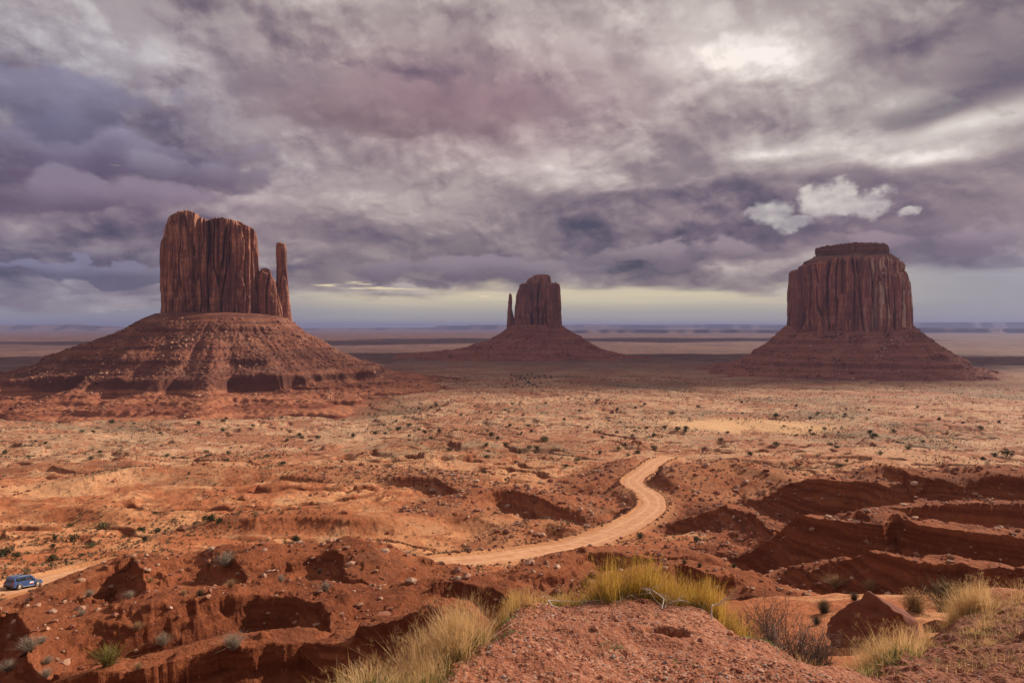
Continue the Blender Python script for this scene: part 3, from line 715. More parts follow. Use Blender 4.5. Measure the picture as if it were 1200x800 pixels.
def talus(name, Y0, s, cxpx, foot, gl, gr_, gf, ledges, origin, material, parent, seed=0, nth=1100, nr=330, Rmax=400, zlow=-125, gully=1.0, sup=2.6, pivot=None):
    """skirt of scree: profiles give (distance outside the cliff foot, height) to left, right and front"""
    th = np.linspace(0, 2 * np.pi, nth, endpoint=False)
    # finer sampling towards the viewer
    th = th + .35 * np.sin(2 * th) * 0 + .0
    ct, st_ = np.cos(th), np.sin(th)
    k = (np.abs(ct / foot[0]) ** sup + np.abs(st_ / foot[1]) ** sup) ** (-1 / sup)
    d = np.linspace(0, 1, nr) ** 1.15 * Rmax
    rr = k[None, :] * np.minimum(1, .55 + 0 * d[:, None]) + 0
    rin = k[None, :] * .8
    R_ = rin + d[:, None] + (k[None, :] * .2) * sst(d[:, None], 0, 30)
    dd = R_ - k[None, :]
    x = R_ * ct; y = R_ * st_
    wl = np.clip(-ct, 0, 1) ** 1.5; wr = np.clip(ct, 0, 1) ** 1.5; wf = np.clip(np.abs(st_), 0, 1) ** 1.5
    sm = wl + wr + wf; wl, wr, wf = wl / sm, wr / sm, wf / sm
    # wander of the outline
    q = s / 1.44
    wob = 1 + .22 * pn2(ct * 2.2 + 5, st_ * 2.2, seed)[None, :] + .11 * pn2(ct * 7, st_ * 7, seed + 1)[None, :]
    de = dd / np.where(dd > 0, 1 + (wob - 1) * sst(dd, 10, 150), 1)
    def it(tab): a = np.array(tab, float); return np.interp(de, a[:, 0], a[:, 1])
    z = it(gl) * wl + it(gr_) * wr + it(gf) * wf
    mid = sst(dd, 5, 60)
    # gullies running down slope
    gn = np.abs(pn3(ct * 9, st_ * 9, dd / 260, seed + 2)); z -= gully * 1.6 * q * (1 - sst(gn, 0, .5)) * mid * (1 - sst(dd, Rmax * .6, Rmax * .9))
    gn2 = np.abs(pn3(ct * 26, st_ * 26, dd / 140, seed + 3)); z -= gully * .4 * q * (1 - sst(gn2, 0, .4)) * mid
    z += fb2(x / (40 * q), y / (40 * q), 4, seed + 20) * 3.0 * q * mid
    for i, (zc, h, w) in enumerate(ledges):
        zc_ = zc + pn2(x / 160, y / 160, seed + 30 + i) * 2.2 * q
        hh = h * (.75 + 1.7 * pn2(x / (70 * q), y / (70 * q), seed + 50 + i)); hh = np.clip(hh, 0, h * 2.0)
        t = (z - zc_) / w
        z = z + hh * .5 * np.tanh(t * 9) * np.exp(-t * t)
    z += fb2(x / (6 * q), y / (6 * q), 4, seed + 70, .7) * 1.25 * q * mid
    P = turn(np.stack([x + (cxpx - 600) * s, y, z], -1).reshape(-1, 3), Y0, 0, pivot) - np.array(origin)
    return ob(name, np_mesh(name, P, grid_faces(nr, nth, True)), material, parent)

# --- left butte with the slim thumb on its right
Y1 = 1150.; s1 = Y1 / F
V1 = ((258 - 600) * s1, 46.)
wm = tag(empty('butte', ((243 - 600) * s1, Y1, -110)), 'tall blocky red butte on the left with a slim thumb spire at its right', 'butte', 'sandstone buttes')
o1 = tuple(wm.location)
mr1 = rock_mat('butte rock left', (.36, .15, .09), (.12, .050, .040), (.50, .24, .145))
mt1 = talus_mat('scree left', (.235, .088, .052), (.125, .048, .034), (.36, .18, .115), low=(14, 32, (.44, .175, .09)))
tower('tower', Y1, s1, [(372, 189), (345, 188), (312, 187), (280, 188), (270, 190), (257, 193), (250, 196)], [(372, 303), (345, 303), (310, 300), (285, 298), (268, 297), (250, 296)],
      [(180, 262), (191, 258), (196, 254), (205, 252), (213, 250), (222, 251), (228, 254), (231, 257), (238, 258), (245, 257), (255, 256), (268, 258), (276, 260), (282, 263), (290, 265), (295, 266), (298, 270), (304, 280)],
      46, seed=3, cracks=((229.5, 2.2, 7, 250, 330), (241, 4.5, 9, 250, 362), (252, 2, 6, 256, 352), (201, 1.6, 4, 262, 372), (222, 1.6, 4, 275, 350), (266, 1.3, 4, 258, 310), (283, 1.3, 4.5, 262, 350), (291, 1.1, 5, 266, 325)),
      origin=o1, material=mr1, parent=wm, pivot=V1)
tower('shoulder', Y1, s1, [(375, 290), (340, 292), (310, 296)], [(375, 330), (345, 326), (325, 321), (318, 318), (312, 311)],
      [(285, 320), (298, 319), (302, 314), (306, 312), (311, 313), (313, 319), (318, 321), (322, 326), (331, 340)], 22, yoff=-16, seed=9, amp=.6, nth=420, nz=150, origin=o1, material=mr1, parent=wm, pivot=V1)
tower('thumb_spire', Y1, s1, [(380, 316), (350, 317.5), (330, 319.5), (300, 320), (290, 319.5), (281, 320)], [(380, 343), (365, 341), (350, 337.5), (335, 335.5), (320, 334), (305, 332.5), (290, 332.5), (281, 331)],
      [(318, 282), (321, 280.5), (331, 280.5), (334, 282), (345, 300)], 9, yoff=-24, seed=14, amp=.33, nth=260, nz=160, sup=2.6, origin=o1, material=mr1, parent=wm, pivot=V1)
tower('leaning_slab', Y1, s1, [(368, 242.5), (345, 241.5), (336, 242.5), (331, 245)], [(368, 253), (345, 253), (336, 252), (331, 249.5)],
      [(240, 336), (244, 332), (247, 330.5), (251, 332), (254, 338)], 10, yoff=-58, seed=17, amp=.25, nth=160, nz=80, origin=o1, material=mr1, parent=wm, pivot=V1)
GL = [(-60, 30), (0, 22), (18, 14), (45, -3), (60, -10), (115, -34), (170, -62), (215, -82), (260, -96), (340, -104), (430, -112), (520, -128)]
GR = [(-60, 30), (0, 14), (30, -10), (60, -25), (100, -50), (140, -66), (180, -80), (220, -90), (290, -103), (400, -118), (520, -130)]
GF = [(-60, 30), (0, 24), (16, 18), (40, 0), (55, -8), (110, -40), (165, -72), (190, -84), (240, -93), (290, -100), (340, -108), (420, -120), (520, -130)]
talus('scree_slope', Y1, s1, 258, (112, 78), GL, GR, GF, ((13, 1.5, 5), (-5, 5.5, 11), (-31, 1.5, 6), (-52, 4.5, 9), (-80, 12, 12), (-91, 3, 4), (-97, 3, 4), (-103, 4, 4), (-109, 4, 4)), o1, mt1, wm, 21, Rmax=500, gully=.8, pivot=V1)

# --- middle butte, farthest
Y2 = 2630.; s2 = Y2 / F
V2 = ((632 - 600) * s2, 50.)
em = tag(empty('butte', ((630 - 600) * s2, Y2, -120)), 'small distant butte in the middle with a short spire standing on its left', 'butte', 'sandstone buttes')
o2 = tuple(em.location)
mr2 = rock_mat('butte rock middle', (.36, .145, .10), (.18, .078, .064), (.46, .20, .13), 2.0)
mt2 = talus_mat('scree middle', (.33, .125, .085), (.23, .085, .064), (.40, .19, .13), 2.0)
tower('tower', Y2, s2, [(382, 598), (365, 603), (350, 604.5), (340, 606.5), (334, 610)], [(385, 659.5), (365, 658.5), (350, 657.5), (340, 657), (332, 656)],
      [(600, 343), (605, 337), (608, 334), (612, 332.2), (630, 331.5), (650, 332), (655, 333), (658, 338), (664, 350)], 22, seed=31, amp=.8, nth=500, nz=150, cracks=((649, 1.4, 3, 330, 385), (622, 1, 2, 340, 384), (636, 1, 2, 345, 384)), origin=o2, material=mr2, parent=em, pivot=V2)
tower('cap_rock', Y2, s2, [(334, 615), (327, 616), (322, 618)], [(334, 647), (328, 646.5), (322, 645)],
      [(614, 329), (616.5, 327), (620, 326), (624, 325), (625, 322.8), (632, 322), (640, 321.3), (644, 322), (646, 326), (648, 330)], 13, seed=35, amp=.35, nth=300, nz=60, zb=0, origin=o2, material=mr2, parent=em, horiz=2.2, pivot=V2)
tower('thumb_spire', Y2, s2, [(384, 592), (365, 593.5), (350, 595), (345, 595.8)], [(384, 608), (364, 607), (358, 602), (352, 599.8), (345, 600)],
      [(594, 346), (597, 345), (599, 345.5), (599.8, 352), (601, 357), (606, 358)], 5, seed=38, amp=.2, nth=200, nz=100, sup=2.6, origin=o2, material=mr2, parent=em, pivot=V2)
GL2 = [(-120, 20), (0, 8), (30, -14), (90, -54), (150, -78), (200, -90), (300, -101), (400, -112), (500, -122), (900, -140)]
GR2 = [(-120, 20), (0, 2), (40, -26), (100, -66), (150, -92), (200, -108), (260, -120), (340, -130), (520, -135), (900, -150)]
GF2 = [(-120, 20), (0, 8), (60, -26), (120, -55), (170, -78), (240, -92), (300, -101), (380, -110), (480, -119), (600, -126), (900, -140)]
talus('scree_slope', Y2, s2, 630, (100, 75), GL2, GR2, GF2, ((-46, 2.5, 7), (-78, 5, 10), (-95, 4, 7), (-104, 4, 7), (-114, 7, 8)), o2, mt2, em, 41, nth=900, nr=260, Rmax=850, gully=1.0, pivot=V2)

# --- right butte, broad and massive
Y3 = 1580.; s3 = Y3 / F
V3 = ((995 - 600) * s3, 90.)
mk = tag(empty('butte', ((995 - 600) * s3, Y3, -112)), 'broad massive butte on the right with a flat stepped cap and pale streaks', 'butte', 'sandstone buttes')
o3 = tuple(mk.location)
mr3 = rock_mat('butte rock right', (.40, .155, .105), (.175, .075, .064), (.48, .22, .14), 1.35, stripes=.9)
mt3 = talus_mat('scree right', (.35, .135, .09), (.22, .085, .065), (.42, .21, .145), 1.35)
tower('tower', Y3, s3, [(392, 918), (380, 919), (365, 920), (345, 921.5), (325, 922), (313, 923)], [(392, 1070), (375, 1071), (355, 1071), (335, 1069.5), (320, 1068), (310, 1064)],
      [(915, 320), (922, 313.5), (932, 313), (935, 313), (938, 310), (945, 308), (985, 303), (1000, 302), (1040, 303), (1058, 306), (1064, 308), (1068, 315), (1074, 325)], 62, sup=2.7, seed=51, amp=1.0, nth=900, nz=210,
      cracks=((943, 2, 4, 325, 385), (991, 2.4, 5, 305, 345), (972, 1.6, 3, 312, 380), (1008, 1.4, 3, 308, 388), (1030, 1.6, 3.5, 306, 388), (1052, 2, 5, 312, 388), (1062, 1.8, 5, 315, 385)), origin=o3, material=mr3, parent=mk, pivot=V3)
m_cap = talus_mat('cap slope right', (.30, .15, .10), (.20, .09, .07), (.36, .23, .14), 1.0)
def cap_slope(name, Y0, s, ring, zs, depth, seed, origin, material, parent, pivot=None):
    th = np.linspace(0, 2 * np.pi, 400, endpoint=False); ct, st_ = np.cos(th), np.sin(th); sup = 3
    k = (np.abs(ct) ** sup + np.abs(st_) ** sup) ** (-1 / sup); P = []
    t = np.linspace(0, 1, 46); a = np.array(ring, float)
    for tt in t:
        row = np.interp(tt, np.linspace(0, 1, len(a)), a[:, 0]); xl = np.interp(tt, np.linspace(0, 1, len(a)), a[:, 1]); xr = np.interp(tt, np.linspace(0, 1, len(a)), a[:, 2])
        c_ = ((xl + xr) / 2 - 600) * s; hw = (xr - xl) / 2 * s
        X_ = c_ + ct * k * hw; Yv = st_ * k * depth * s * hw / ((a[0, 2] - a[0, 1]) / 2 * s)
        n_ = pn2(X_ / 14, Yv / 14 + row, seed) * 2.2 + pn2(X_ / 5, Yv / 5 + row * 3, seed + 1) * .9
        P.append(np.stack([X_ + ct * n_, Yv + st_ * n_, np.full_like(X_, (HZ - row) * s) + n_ * .5], 1))
    P = np.array(P); n = len(t); Vv = turn(P.reshape(-1, 3), Y0, 0, pivot) - np.array(origin)
    Vv = np.vstack([Vv, Vv[-400:].mean(0)[None] + np.array([[0, 0, 1.5]])]); jj = np.arange(400)
    cp = np.stack([(n - 1) * 400 + jj, (n - 1) * 400 + (jj + 1) % 400, np.full(400, n * 400)], 1)
    return ob(name, np_mesh(name, Vv, [grid_faces(n, 400, True), cp]), material, parent)
cap_slope('cap_slope', Y3, s3, [(318, 930, 1063), (312, 934, 1062), (307, 939, 1059), (303, 941, 1058), (302, 944, 1056), (296, 955, 1048), (291, 962, 1042)], 0, 52, 55, o3, m_cap, mk, pivot=V3)
tower('cap_rock', Y3, s3, [(296, 957), (291, 956), (286, 955.5)], [(296, 1046), (291, 1046), (286, 1045.5)],
      [(954, 288), (958, 286.8), (970, 286), (985, 285), (998, 284), (1005, 283.5), (1020, 284.5), (1035, 285.5), (1043, 286), (1047, 289)], 38, seed=58, amp=.3, nth=420, nz=50, zb=0, origin=o3, material=m_cap, parent=mk, horiz=2.0, pivot=V3)
GL3 = [(-120, 26), (0, 2), (34, -28), (70, -56), (112, -84), (140, -96), (180, -104), (230, -113), (300, -122), (700, -150)]
GR3 = [(-120, 26), (0, 2), (52, -36), (105, -74), (150, -98), (200, -110), (250, -119), (330, -126), (420, -132), (700, -150)]
GF3 = [(-120, 26), (-30, 8), (0, 0), (30, -14), (60, -32), (100, -58), (140, -80), (170, -92), (220, -102), (280, -110), (380, -120), (700, -150)]
talus('scree_slope', Y3, s3, 995, (156, 100), GL3, GR3, GF3, ((-32, 4, 8), (-20, 3, 6), (-66, 4, 8), (-84, 8, 9), (-96, 3, 6)), o3, mt3, mk, 61, nth=1000, nr=280, Rmax=620, gully=.8, pivot=V3)

# ---------------------------------------------------------------- far mesas along the horizon
m_far, g, b = mat('far rock', .95, .1)
gg = g.node('ShaderNodeNewGeometry'); x, y, z = g.sep(gg.outputs['Position'])
n = g.noise(g.xyz(x * .0003, y * .0003, z * .02), 1, 5, .6)
g.put(b.inputs['Base Color'], g.mix(g.step(n, .4, .6), (.09, .055, .055), (.22, .13, .105)))
def mesa(name, Yd, prof, wid, seed):
    """prof: (px, row) skyline; a long flat topped massif wid metres deep"""
    p = np.array(prof, float); n = 500; px = np.linspace(p[0, 0], p[-1, 0], n); row = np.interp(px, p[:, 0], p[:, 1])
    x = (px - 600) / F * Yd; zt = (HZ - row) / F * Yd + fb2(px / 16, px * 0 + seed, 4, seed) * Yd * .00018
    zb = -170.0; V = []
    for f, zf in ((0, 0), (.25, .35), (.33, .55), (.36, .95), (.42, 1), (.6, 1.0), (.9, .6), (1, 0)):
        yy = Yd + wid * f + fb2(px / 70, px * 0 + f * .3, 3, seed + 5) * wid * .3
        V.append(np.stack([x * (yy / Yd) ** .0, yy, zb + (zt - zb) * zf], 1))
    V = np.concatenate(V)
    return tag(ob(name, np_mesh(name, V, grid_faces(8, n)), m_far), kind='structure')
mesa('hills', 19000, [(-500, 386), (-300, 379), (0, 380.5), (50, 379.8), (75, 381), (110, 382.5), (125, 383.6), (140, 382.8), (160, 384), (200, 387)], 2500, 2)
mesa('hills', 23000, [(200, 387), (340, 384.3), (400, 384.2), (500, 383.6), (506, 381.2), (540, 381.5), (552, 380.6), (590, 380.6), (620, 381), (665, 380.8), (690, 379.8), (780, 380.3), (860, 379.8), (930, 380.4), (1060, 377.5), (1200, 377.2), (1500, 377), (1900, 386)], 3000, 8)
mesa('hills', 12500, [(640, 390), (680, 386.5), (720, 385.8), (790, 386.5), (850, 385.5), (930, 386.5), (1040, 385), (1100, 383.5), (1130, 384), (1210, 384.8), (1400, 385), (1600, 389)], 1500, 15)

# ---------------------------------------------------------------- haze
hz_me = bpy.data.meshes.new('haze')
B = 61000.; z0, z1 = float(GZ.min()) - 1.5, 222.
hz_me.from_pydata([(-B, -B, z0), (B, -B, z0), (B, B, z0), (-B, B, z0), (-B, -B, z1), (B, -B, z1), (B, B, z1), (-B, B, z1)], [],
                  [(3, 2, 1, 0), (4, 5, 6, 7), (0, 1, 5, 4), (1, 2, 6, 5), (2, 3, 7, 6), (3, 0, 4, 7)])
m_h = bpy.data.materials.new('haze'); m_h.use_nodes = True; nn = m_h.node_tree; nn.nodes.clear()
vo = nn.nodes.new('ShaderNodeVolumePrincipled'); vo.inputs['Color'].default_value = (.29, .34, .62, 1); vo.inputs['Density'].default_value = 4.6e-5; vo.inputs['Anisotropy'].default_value = .1
mo = nn.nodes.new('ShaderNodeOutputMaterial'); nn.links.new(vo.outputs[0], mo.inputs['Volume'])
tag(ob('haze', hz_me, m_h), kind='stuff')
def shade_cloud(tx, ty, alt, rx, ry, seed):  # unseen cloud added sunward of a target so its shadow falls there
    k = alt / math.tan(R(SUN_EL)); cx, cy = tx + k * math.sin(R(SUN_AZ)), ty + k * math.cos(R(SUN_AZ))
    n1_, n2_ = 72, 40; th = np.linspace(0, 2 * np.pi, n1_, endpoint=False); ph = np.linspace(-np.pi / 2, np.pi / 2, n2_)
    T_, P_ = np.meshgrid(th, ph); dx_, dy_, dz_ = np.cos(T_) * np.cos(P_), np.sin(T_) * np.cos(P_), np.sin(P_)
    q = 1 + .34 * pn3(dx_ * 1.6, dy_ * 1.6, dz_ * 1.6, seed) + .20 * pn3(dx_ * 4, dy_ * 4, dz_ * 4, seed + 1) + .10 * pn3(dx_ * 9, dy_ * 9, dz_ * 9, seed + 2)
    V = np.stack([dx_ * q * rx, dy_ * q * ry, dz_ * q * 170 * np.where(dz_ > 0, 1.6, .6)], -1).reshape(-1, 3)
    tag(ob('shade_cloud', np_mesh('shade_cloud', V, grid_faces(n2_, n1_, True)), m_shade_cloud, None, (cx, cy, alt)), kind='structure')
m_shade_cloud, g, b = mat('shade_cloud', 1, 0); b.inputs['Base Color'].default_value = (.8, .8, .8, 1)
for q in ((60, 2750, 9000, 1150, 560, 3), (640, 1640, 9000, 560, 330, 5), (1650, 2600, 9000, 800, 450, 7), (-1800, 5400, 9000, 1900, 800, 9), (1600, 6600, 9000, 2300, 900, 12), (-1150, 2550, 9000, 650, 420, 15), (150, 1960, 9000, 1250, 300, 18)): shade_cloud(*q)  # added out of view to shade the buttes and far plain
#PART2
# ================================================================ small things
def vmat(name, rough=.85, trans=.0, bump=0):
    m = bpy.data.materials.new(name); m.use_nodes = True; g = G(m.node_tree); b = m.node_tree.nodes['Principled BSDF']
    b.inputs['Roughness'].default_value = rough; b.inputs['Specular IOR Level'].default_value = .15
    c = g.attrc('col'); g.put(b.inputs['Base Color'], c)
    if bump:
        o = g.node('ShaderNodeTexCoord'); n = g.noise(E(g, o.outputs['Object']), bump, 5, .65)
        g.put(b.inputs['Base Color'], g.mix(g.step(n, .35, .65) * .5, c, g.mix(1.0, c, (.55, .5, .5), 'MULTIPLY')))
        bp = g.node('ShaderNodeBump'); bp.inputs['Strength'].default_value = .6; g.put(bp.inputs['Height'], n * (.6 / bump)); m.node_tree.links.new(bp.outputs[0], b.inputs['Normal'])
    if trans:
        t = g.node('ShaderNodeBsdfTranslucent'); g.put(t.inputs[0], c); mx = g.node('ShaderNodeMixShader'); mx.inputs[0].default_value = trans
        out = m.node_tree.nodes['Material Output']
        m.node_tree.links.new(b.outputs[0], mx.inputs[1]); m.node_tree.links.new(t.outputs[0], mx.inputs[2]); m.node_tree.links.new(mx.outputs[0], out.inputs[0])
    return m
m_grass = vmat('grass blades', .8, .35); m_leaf = vmat('shrub leaves', .85, .2); m_twig = vmat('twigs', .9); m_stone = vmat('stones', .95, 0, 3.0); m_peb = vmat('pebbles', .95)

def blades(n, base, h, lean=.35, w=.004, pal=((.5, .4, .2),), curl=.5, r=None, pref=None):
    """n grass blades rooted at base (n,3); 3 bent segments each"""
    h = np.asarray(h) * np.ones(n); az = r.uniform(0, 2 * np.pi, n); ln = np.abs(r.normal(0, lean, n))
    if pref is not None: dx = np.cos(az) * ln + pref[0]; dy = np.sin(az) * ln + pref[1]
    else: dx = np.cos(az) * ln; dy = np.sin(az) * ln
    fa = r.uniform(0, np.pi, n); wx = np.cos(fa) * w; wy = np.sin(fa) * w
    V = []; 
    for t, ww in ((0, 1), (.35, .9), (.7, .65), (1, .12)):
        b = t + curl * t * t * .5
        px = base[:, 0] + dx * h * b; py = base[:, 1] + dy * h * b; pz = base[:, 2] + h * t * (1 - .25 * np.minimum(ln * t, 1.5)) - .01
        V.append(np.stack([px - wx * ww, py - wy * ww, pz], 1)); V.append(np.stack([px + wx * ww, py + wy * ww, pz], 1))
    V = np.stack(V, 1); i = np.arange(n)[:, None] * 8
    Fq = np.concatenate([i + np.array([[0, 1, 3, 2]]), i + np.array([[2, 3, 5, 4]]), i + np.array([[4, 5, 7, 6]])])
    pal = np.array(pal); c = pal[r.integers(0, len(pal), n)] * r.uniform(.75, 1.2, (n, 1)); C = np.repeat(c, 8, 0)
    return V.reshape(-1, 3), Fq, C
def leaves(n, cen, rad, size, pal, r, flat=.5, shell=.35):
    d = r.normal(size=(n, 3)); d /= np.linalg.norm(d, axis=1)[:, None]; q = r.uniform(shell, 1, n) ** .6
    p = np.asarray(cen) + d * q[:, None] * np.asarray(rad)
    a = r.normal(size=(n, 3)); a /= np.linalg.norm(a, axis=1)[:, None]; b = np.cross(a, r.normal(size=(n, 3))); b /= np.linalg.norm(b, axis=1)[:, None]
    s = size * r.uniform(.6, 1.4, (n, 1))
    V = np.stack([p - a * s, p + b * s * flat, p + a * s, p - b * s * flat], 1).reshape(-1, 3)
    Fq = np.arange(n)[:, None] * 4 + np.arange(4)[None]
    pal = np.array(pal); c = pal[r.integers(0, len(pal), n)] * r.uniform(.7, 1.25, (n, 1)); return V, Fq, np.repeat(c, 4, 0)
def tubes(segs, color, r, k=4):
    """tapered prisms for (p0, p1, r0, r1)"""
    V = []; Fq = []; C = []
    for p0, p1, r0, r1 in segs:
        p0 = np.array(p0); p1 = np.array(p1); d = p1 - p0; d = d / (np.linalg.norm(d) + 1e-9)
        a = np.cross(d, (0.3, .2, 1)); a /= np.linalg.norm(a) + 1e-9; b = np.cross(d, a); o = len(V)
        for p, rr in ((p0, r0), (p1, r1)):
            for i in range(k):
                t = 2 * math.pi * i / k; V.append(p + (a * math.cos(t) + b * math.sin(t)) * rr)
        for i in range(k): Fq.append((o + i, o + (i + 1) % k, o + k + (i + 1) % k, o + k + i))
        cc = np.array(color) * r.uniform(.8, 1.15); C += [cc] * (2 * k)
    return np.array(V), np.array(Fq), np.array(C)
def branch(p, d, L, rad, depth, r, spread=.55, out=None, up=.12, n=3):
    out = [] if out is None else out
    d = np.array(d, float); q = np.array(p, float)
    for i in range(3):
        d = d + r.normal(0, .16, 3) + np.array([0, 0, up * .3]); d /= np.linalg.norm(d)
        q2 = q + d * L / 3; out.append((q, q2, rad * (1 - i * .18), rad * (1 - (i + 1) * .18))); q = q2
        if depth > 0 and (i > 0 or r.random() < .5):
            for _ in range(1 if i < 2 else n - 1):
                dd = d + r.normal(0, spread, 3) + np.array([0, 0, up]); dd /= np.linalg.norm(dd)
                branch(q, dd, L * r.uniform(.5, .8), rad * .55, depth - 1, r, spread, out, up, n)
    return out
def merge(parts):
    V = []; Fs = []; C = []; o = 0
    for v, f, c in parts:
        V.append(v); Fs.append(np.asarray(f) + o); C.append(c); o += len(v)
    k = {}
    for f in Fs: k.setdefault(f.shape[1], []).append(f)
    return np.concatenate(V), [np.concatenate(x) for x in k.values()], np.concatenate(C)
def pobj(name, parts, m, parent=None, loc=None, smooth=False):
    V, Fs, C = merge(parts)
    return ob(name, np_mesh(name, V, Fs, smooth, {'col': C}), m, parent, loc)
def ico(sub=3):
    import bmesh
    bm = bmesh.new(); bmesh.ops.create_icosphere(bm, subdivisions=sub, radius=1); bm.verts.ensure_lookup_table()
    V = np.array([v.co[:] for v in bm.verts]); Fc = np.array([[v.index for v in f.verts] for f in bm.faces]); bm.free(); return V, Fc
ICO1 = ico(1); ICO2 = ico(2); ICO4 = ico(5)
def rock_v(V, seed, cut=5, rough=.12, freq=1.6, dims=(1, 1, .7)):
    rr = np.random.default_rng(seed); P = V.copy()
    for _ in range(cut):
        n = rr.normal(size=3); n /= np.linalg.norm(n); d = rr.uniform(.5, .8); s = P @ n - d; P = P - np.outer(np.maximum(s, 0), n) * .92
    n_ = pn3(P[:, 0] * freq, P[:, 1] * freq, P[:, 2] * freq, seed) * rough + pn3(P[:, 0] * freq * 4, P[:, 1] * freq * 4, P[:, 2] * freq * 4, seed + 1) * rough * .3
    return P * (1 + n_)[:, None] * np.array(dims)

# ---- dark shrubs of the plain, one by one
r = np.random.default_rng(5)
def shrub_mesh(kind, v):
    rr = np.random.default_rng(100 + v + 17 * kind)
    if kind == 0: pal = ((.050, .062, .028), (.075, .085, .038), (.035, .045, .022), (.10, .095, .05))
    elif kind == 1: pal = ((.17, .15, .06), (.12, .12, .055), (.21, .17, .08))
    else: pal = ((.30, .25, .18), (.24, .20, .14), (.20, .18, .12), (.36, .30, .22))
    P = []
    for _ in range(6 if kind < 2 else 4):
        c = (rr.uniform(-.35, .35), rr.uniform(-.35, .35), rr.uniform(.3, .6)); P.append(leaves(70, c, (.32, .32, .28), .07, pal, rr))
    P.append(tubes([((0, 0, -.15), (rr.uniform(-.3, .3), rr.uniform(-.3, .3), .5), .035, .015) for _ in range(4)], (.12, .08, .05), rr))
    V, Fs, C = merge(P); me = np_mesh('shrub', V, Fs, False, {'col': C}); me.materials.append(m_leaf); return me
SM = {k: [shrub_mesh(k, v) for v in range(4)] for k in (0, 1, 2)}
SPX = [(526,529,9),(575,511,9),(582,515,8),(466,505,8),(440,509,8),(413,512,8),(480,500,8),(597,500,7),(592,481,5),(638,518,-13),(592,523,-9),(570,523,7),(571,536,-8),(703,532,7),(706,514,6),
       (724,527,-9),(766,512,8),(766,526,-11),(748,531,9),(736,534,-6),(676,540,-8),(788,486,8),(794,505,9),(804,503,8),(620,525,-9),(629,526,8),(491,504,6),(498,508,6),(514,506,7),(452,509,6),
       (131,496,9),(234,498,8),(261,495,7),(262,505,7),(297,500,6),(96,506,6),(354,514,6),(372,514,8),(336,518,6),(119,620,-15),(184,623,9),(107,641,-11),(255,613,12),
       (909,490,10),(959,486,6),(953,510,7),(909,523,10),(981,525,8),(1023,513,11),(1019,508,9),(1047,507,7),(1179,535,16),(1165,535,10),(804,507,8),(1031,532,-9),(1064,526,-9),(845,517,7),(818,478,6),
       (880,533,9),(662,492,6),(640,473,5),(700,470,5),(755,475,6),(540,487,5),(870,472,6),(1100,492,7),(1150,503,8),(1075,478,5)]
SPX += [(float(a), float(b_), 3.2) for a, b_ in zip(r.normal(620, 16, 34), r.uniform(438, 455, 34))]
lab = {0: 'dark green juniper shrub dotted on the sunlit orange plain', 1: 'olive yellow brush dotted on the sunlit orange plain'}
cnt = 0
def put_shrub(x, y, z, wid, kind, label, group, cat='shrub', name='juniper_shrub'):
    o = bpy.data.objects.new(name, SM[kind][int(r.integers(0, 4))]); s = wid / 1.25
    o.location = (x, y, z - .05 * s); o.scale = (s, s, s * r.uniform(.75, 1.0)); o.rotation_euler = (0, 0, r.uniform(0, 6.28)); link(o)
    return tag(o, label, cat, group)
for px, py, w in SPX:
    x, y, z = hit(px, py, 100, 2500)
    k = 1 if w < 0 else 0
    put_shrub(x, y, z, abs(w) / F * y, k, lab[k], 'dark shrubs on the plain' if k == 0 else 'olive brush on the plain', name='juniper_shrub' if k == 0 else 'olive_brush')
# the rest of the dotted shrubs: drawn from the land by area
lr_ = np.log(rows); drow = np.gradient(lr_); area = (RR ** 2 * drow[:, None] * np.gradient(azs)[None, :]).ravel()
okv = (np.abs(AA.ravel()) < .70)
def pick(n, mask, dens=None):
    wgt = area * mask * (1 if dens is None else dens); wgt = wgt / wgt.sum()
    i = rng.choice(len(wgt), n, p=wgt); rad = np.hypot(GX[i], GY[i])
    jx = rng.uniform(-.5, .5, n) * rad * .0015; jy = rng.uniform(-.5, .5, n) * rad * .004
    x = GX[i] + jx; y = GY[i] + jy; return x, y, ground_at(x, y)
RD = GRD > 7
rg = np.hypot(GX, GY)
vegn = np.clip(.5 + fb2(GX / 70, GY / 70, 3, 301) * 1.3, .05, 1.5)
x, y, z = pick(195, okv & (rg > 150) & (rg < 900) & RD & (GRED < .3), vegn ** 2 / np.maximum(rg, 150) ** 1.0)
for a in range(195): put_shrub(x[a], y[a], z[a], rng.uniform(1.3, 3.2) * (1 + y[a] / 900), 0, lab[0], 'dark shrubs on the plain')

def scatter_mass(name, pts, size, vi, kinds, m, label=None, flat=1.0, smooth=False):
    """many small lumps merged as one mass"""
    x, y, z = pts; n = len(x); Vb, Fb = vi; nb = len(Vb); rr = np.random.default_rng(n)
    an = rr.uniform(0, 2 * np.pi, n); s = size * np.ones(n)
    jit = 1 + rr.uniform(-.35, .35, (n, nb, 1)) ; q = Vb[None] * jit * (s[:, None] * rr.uniform(.6, 1.4, (n, 1)))[..., None] * 1.0
    q[..., 0] *= rr.uniform(.7, 1.3, (n, 1)); q[..., 2] *= flat * rr.uniform(.6, 1.1, (n, 1))
    c, s_ = np.cos(an)[:, None], np.sin(an)[:, None]
    X = q[..., 0] * c - q[..., 1] * s_ + x[:, None]; Yv = q[..., 0] * s_ + q[..., 1] * c + y[:, None]; Z = q[..., 2] + z[:, None] + (s * .25 * flat)[:, None]
    V = np.stack([X, Yv, Z], -1).reshape(-1, 3); Fs = (np.arange(n)[:, None, None] * nb + Fb[None]).reshape(-1, Fb.shape[1])
    pal = np.array(kinds); C = np.repeat(pal[rr.integers(0, len(pal), n)] * rr.uniform(.75, 1.25, (n, 1)), nb, 0)
    o = ob(name, np_mesh(name, V, Fs, smooth, {'col': C}), m); tag(o, kind='stuff'); return o
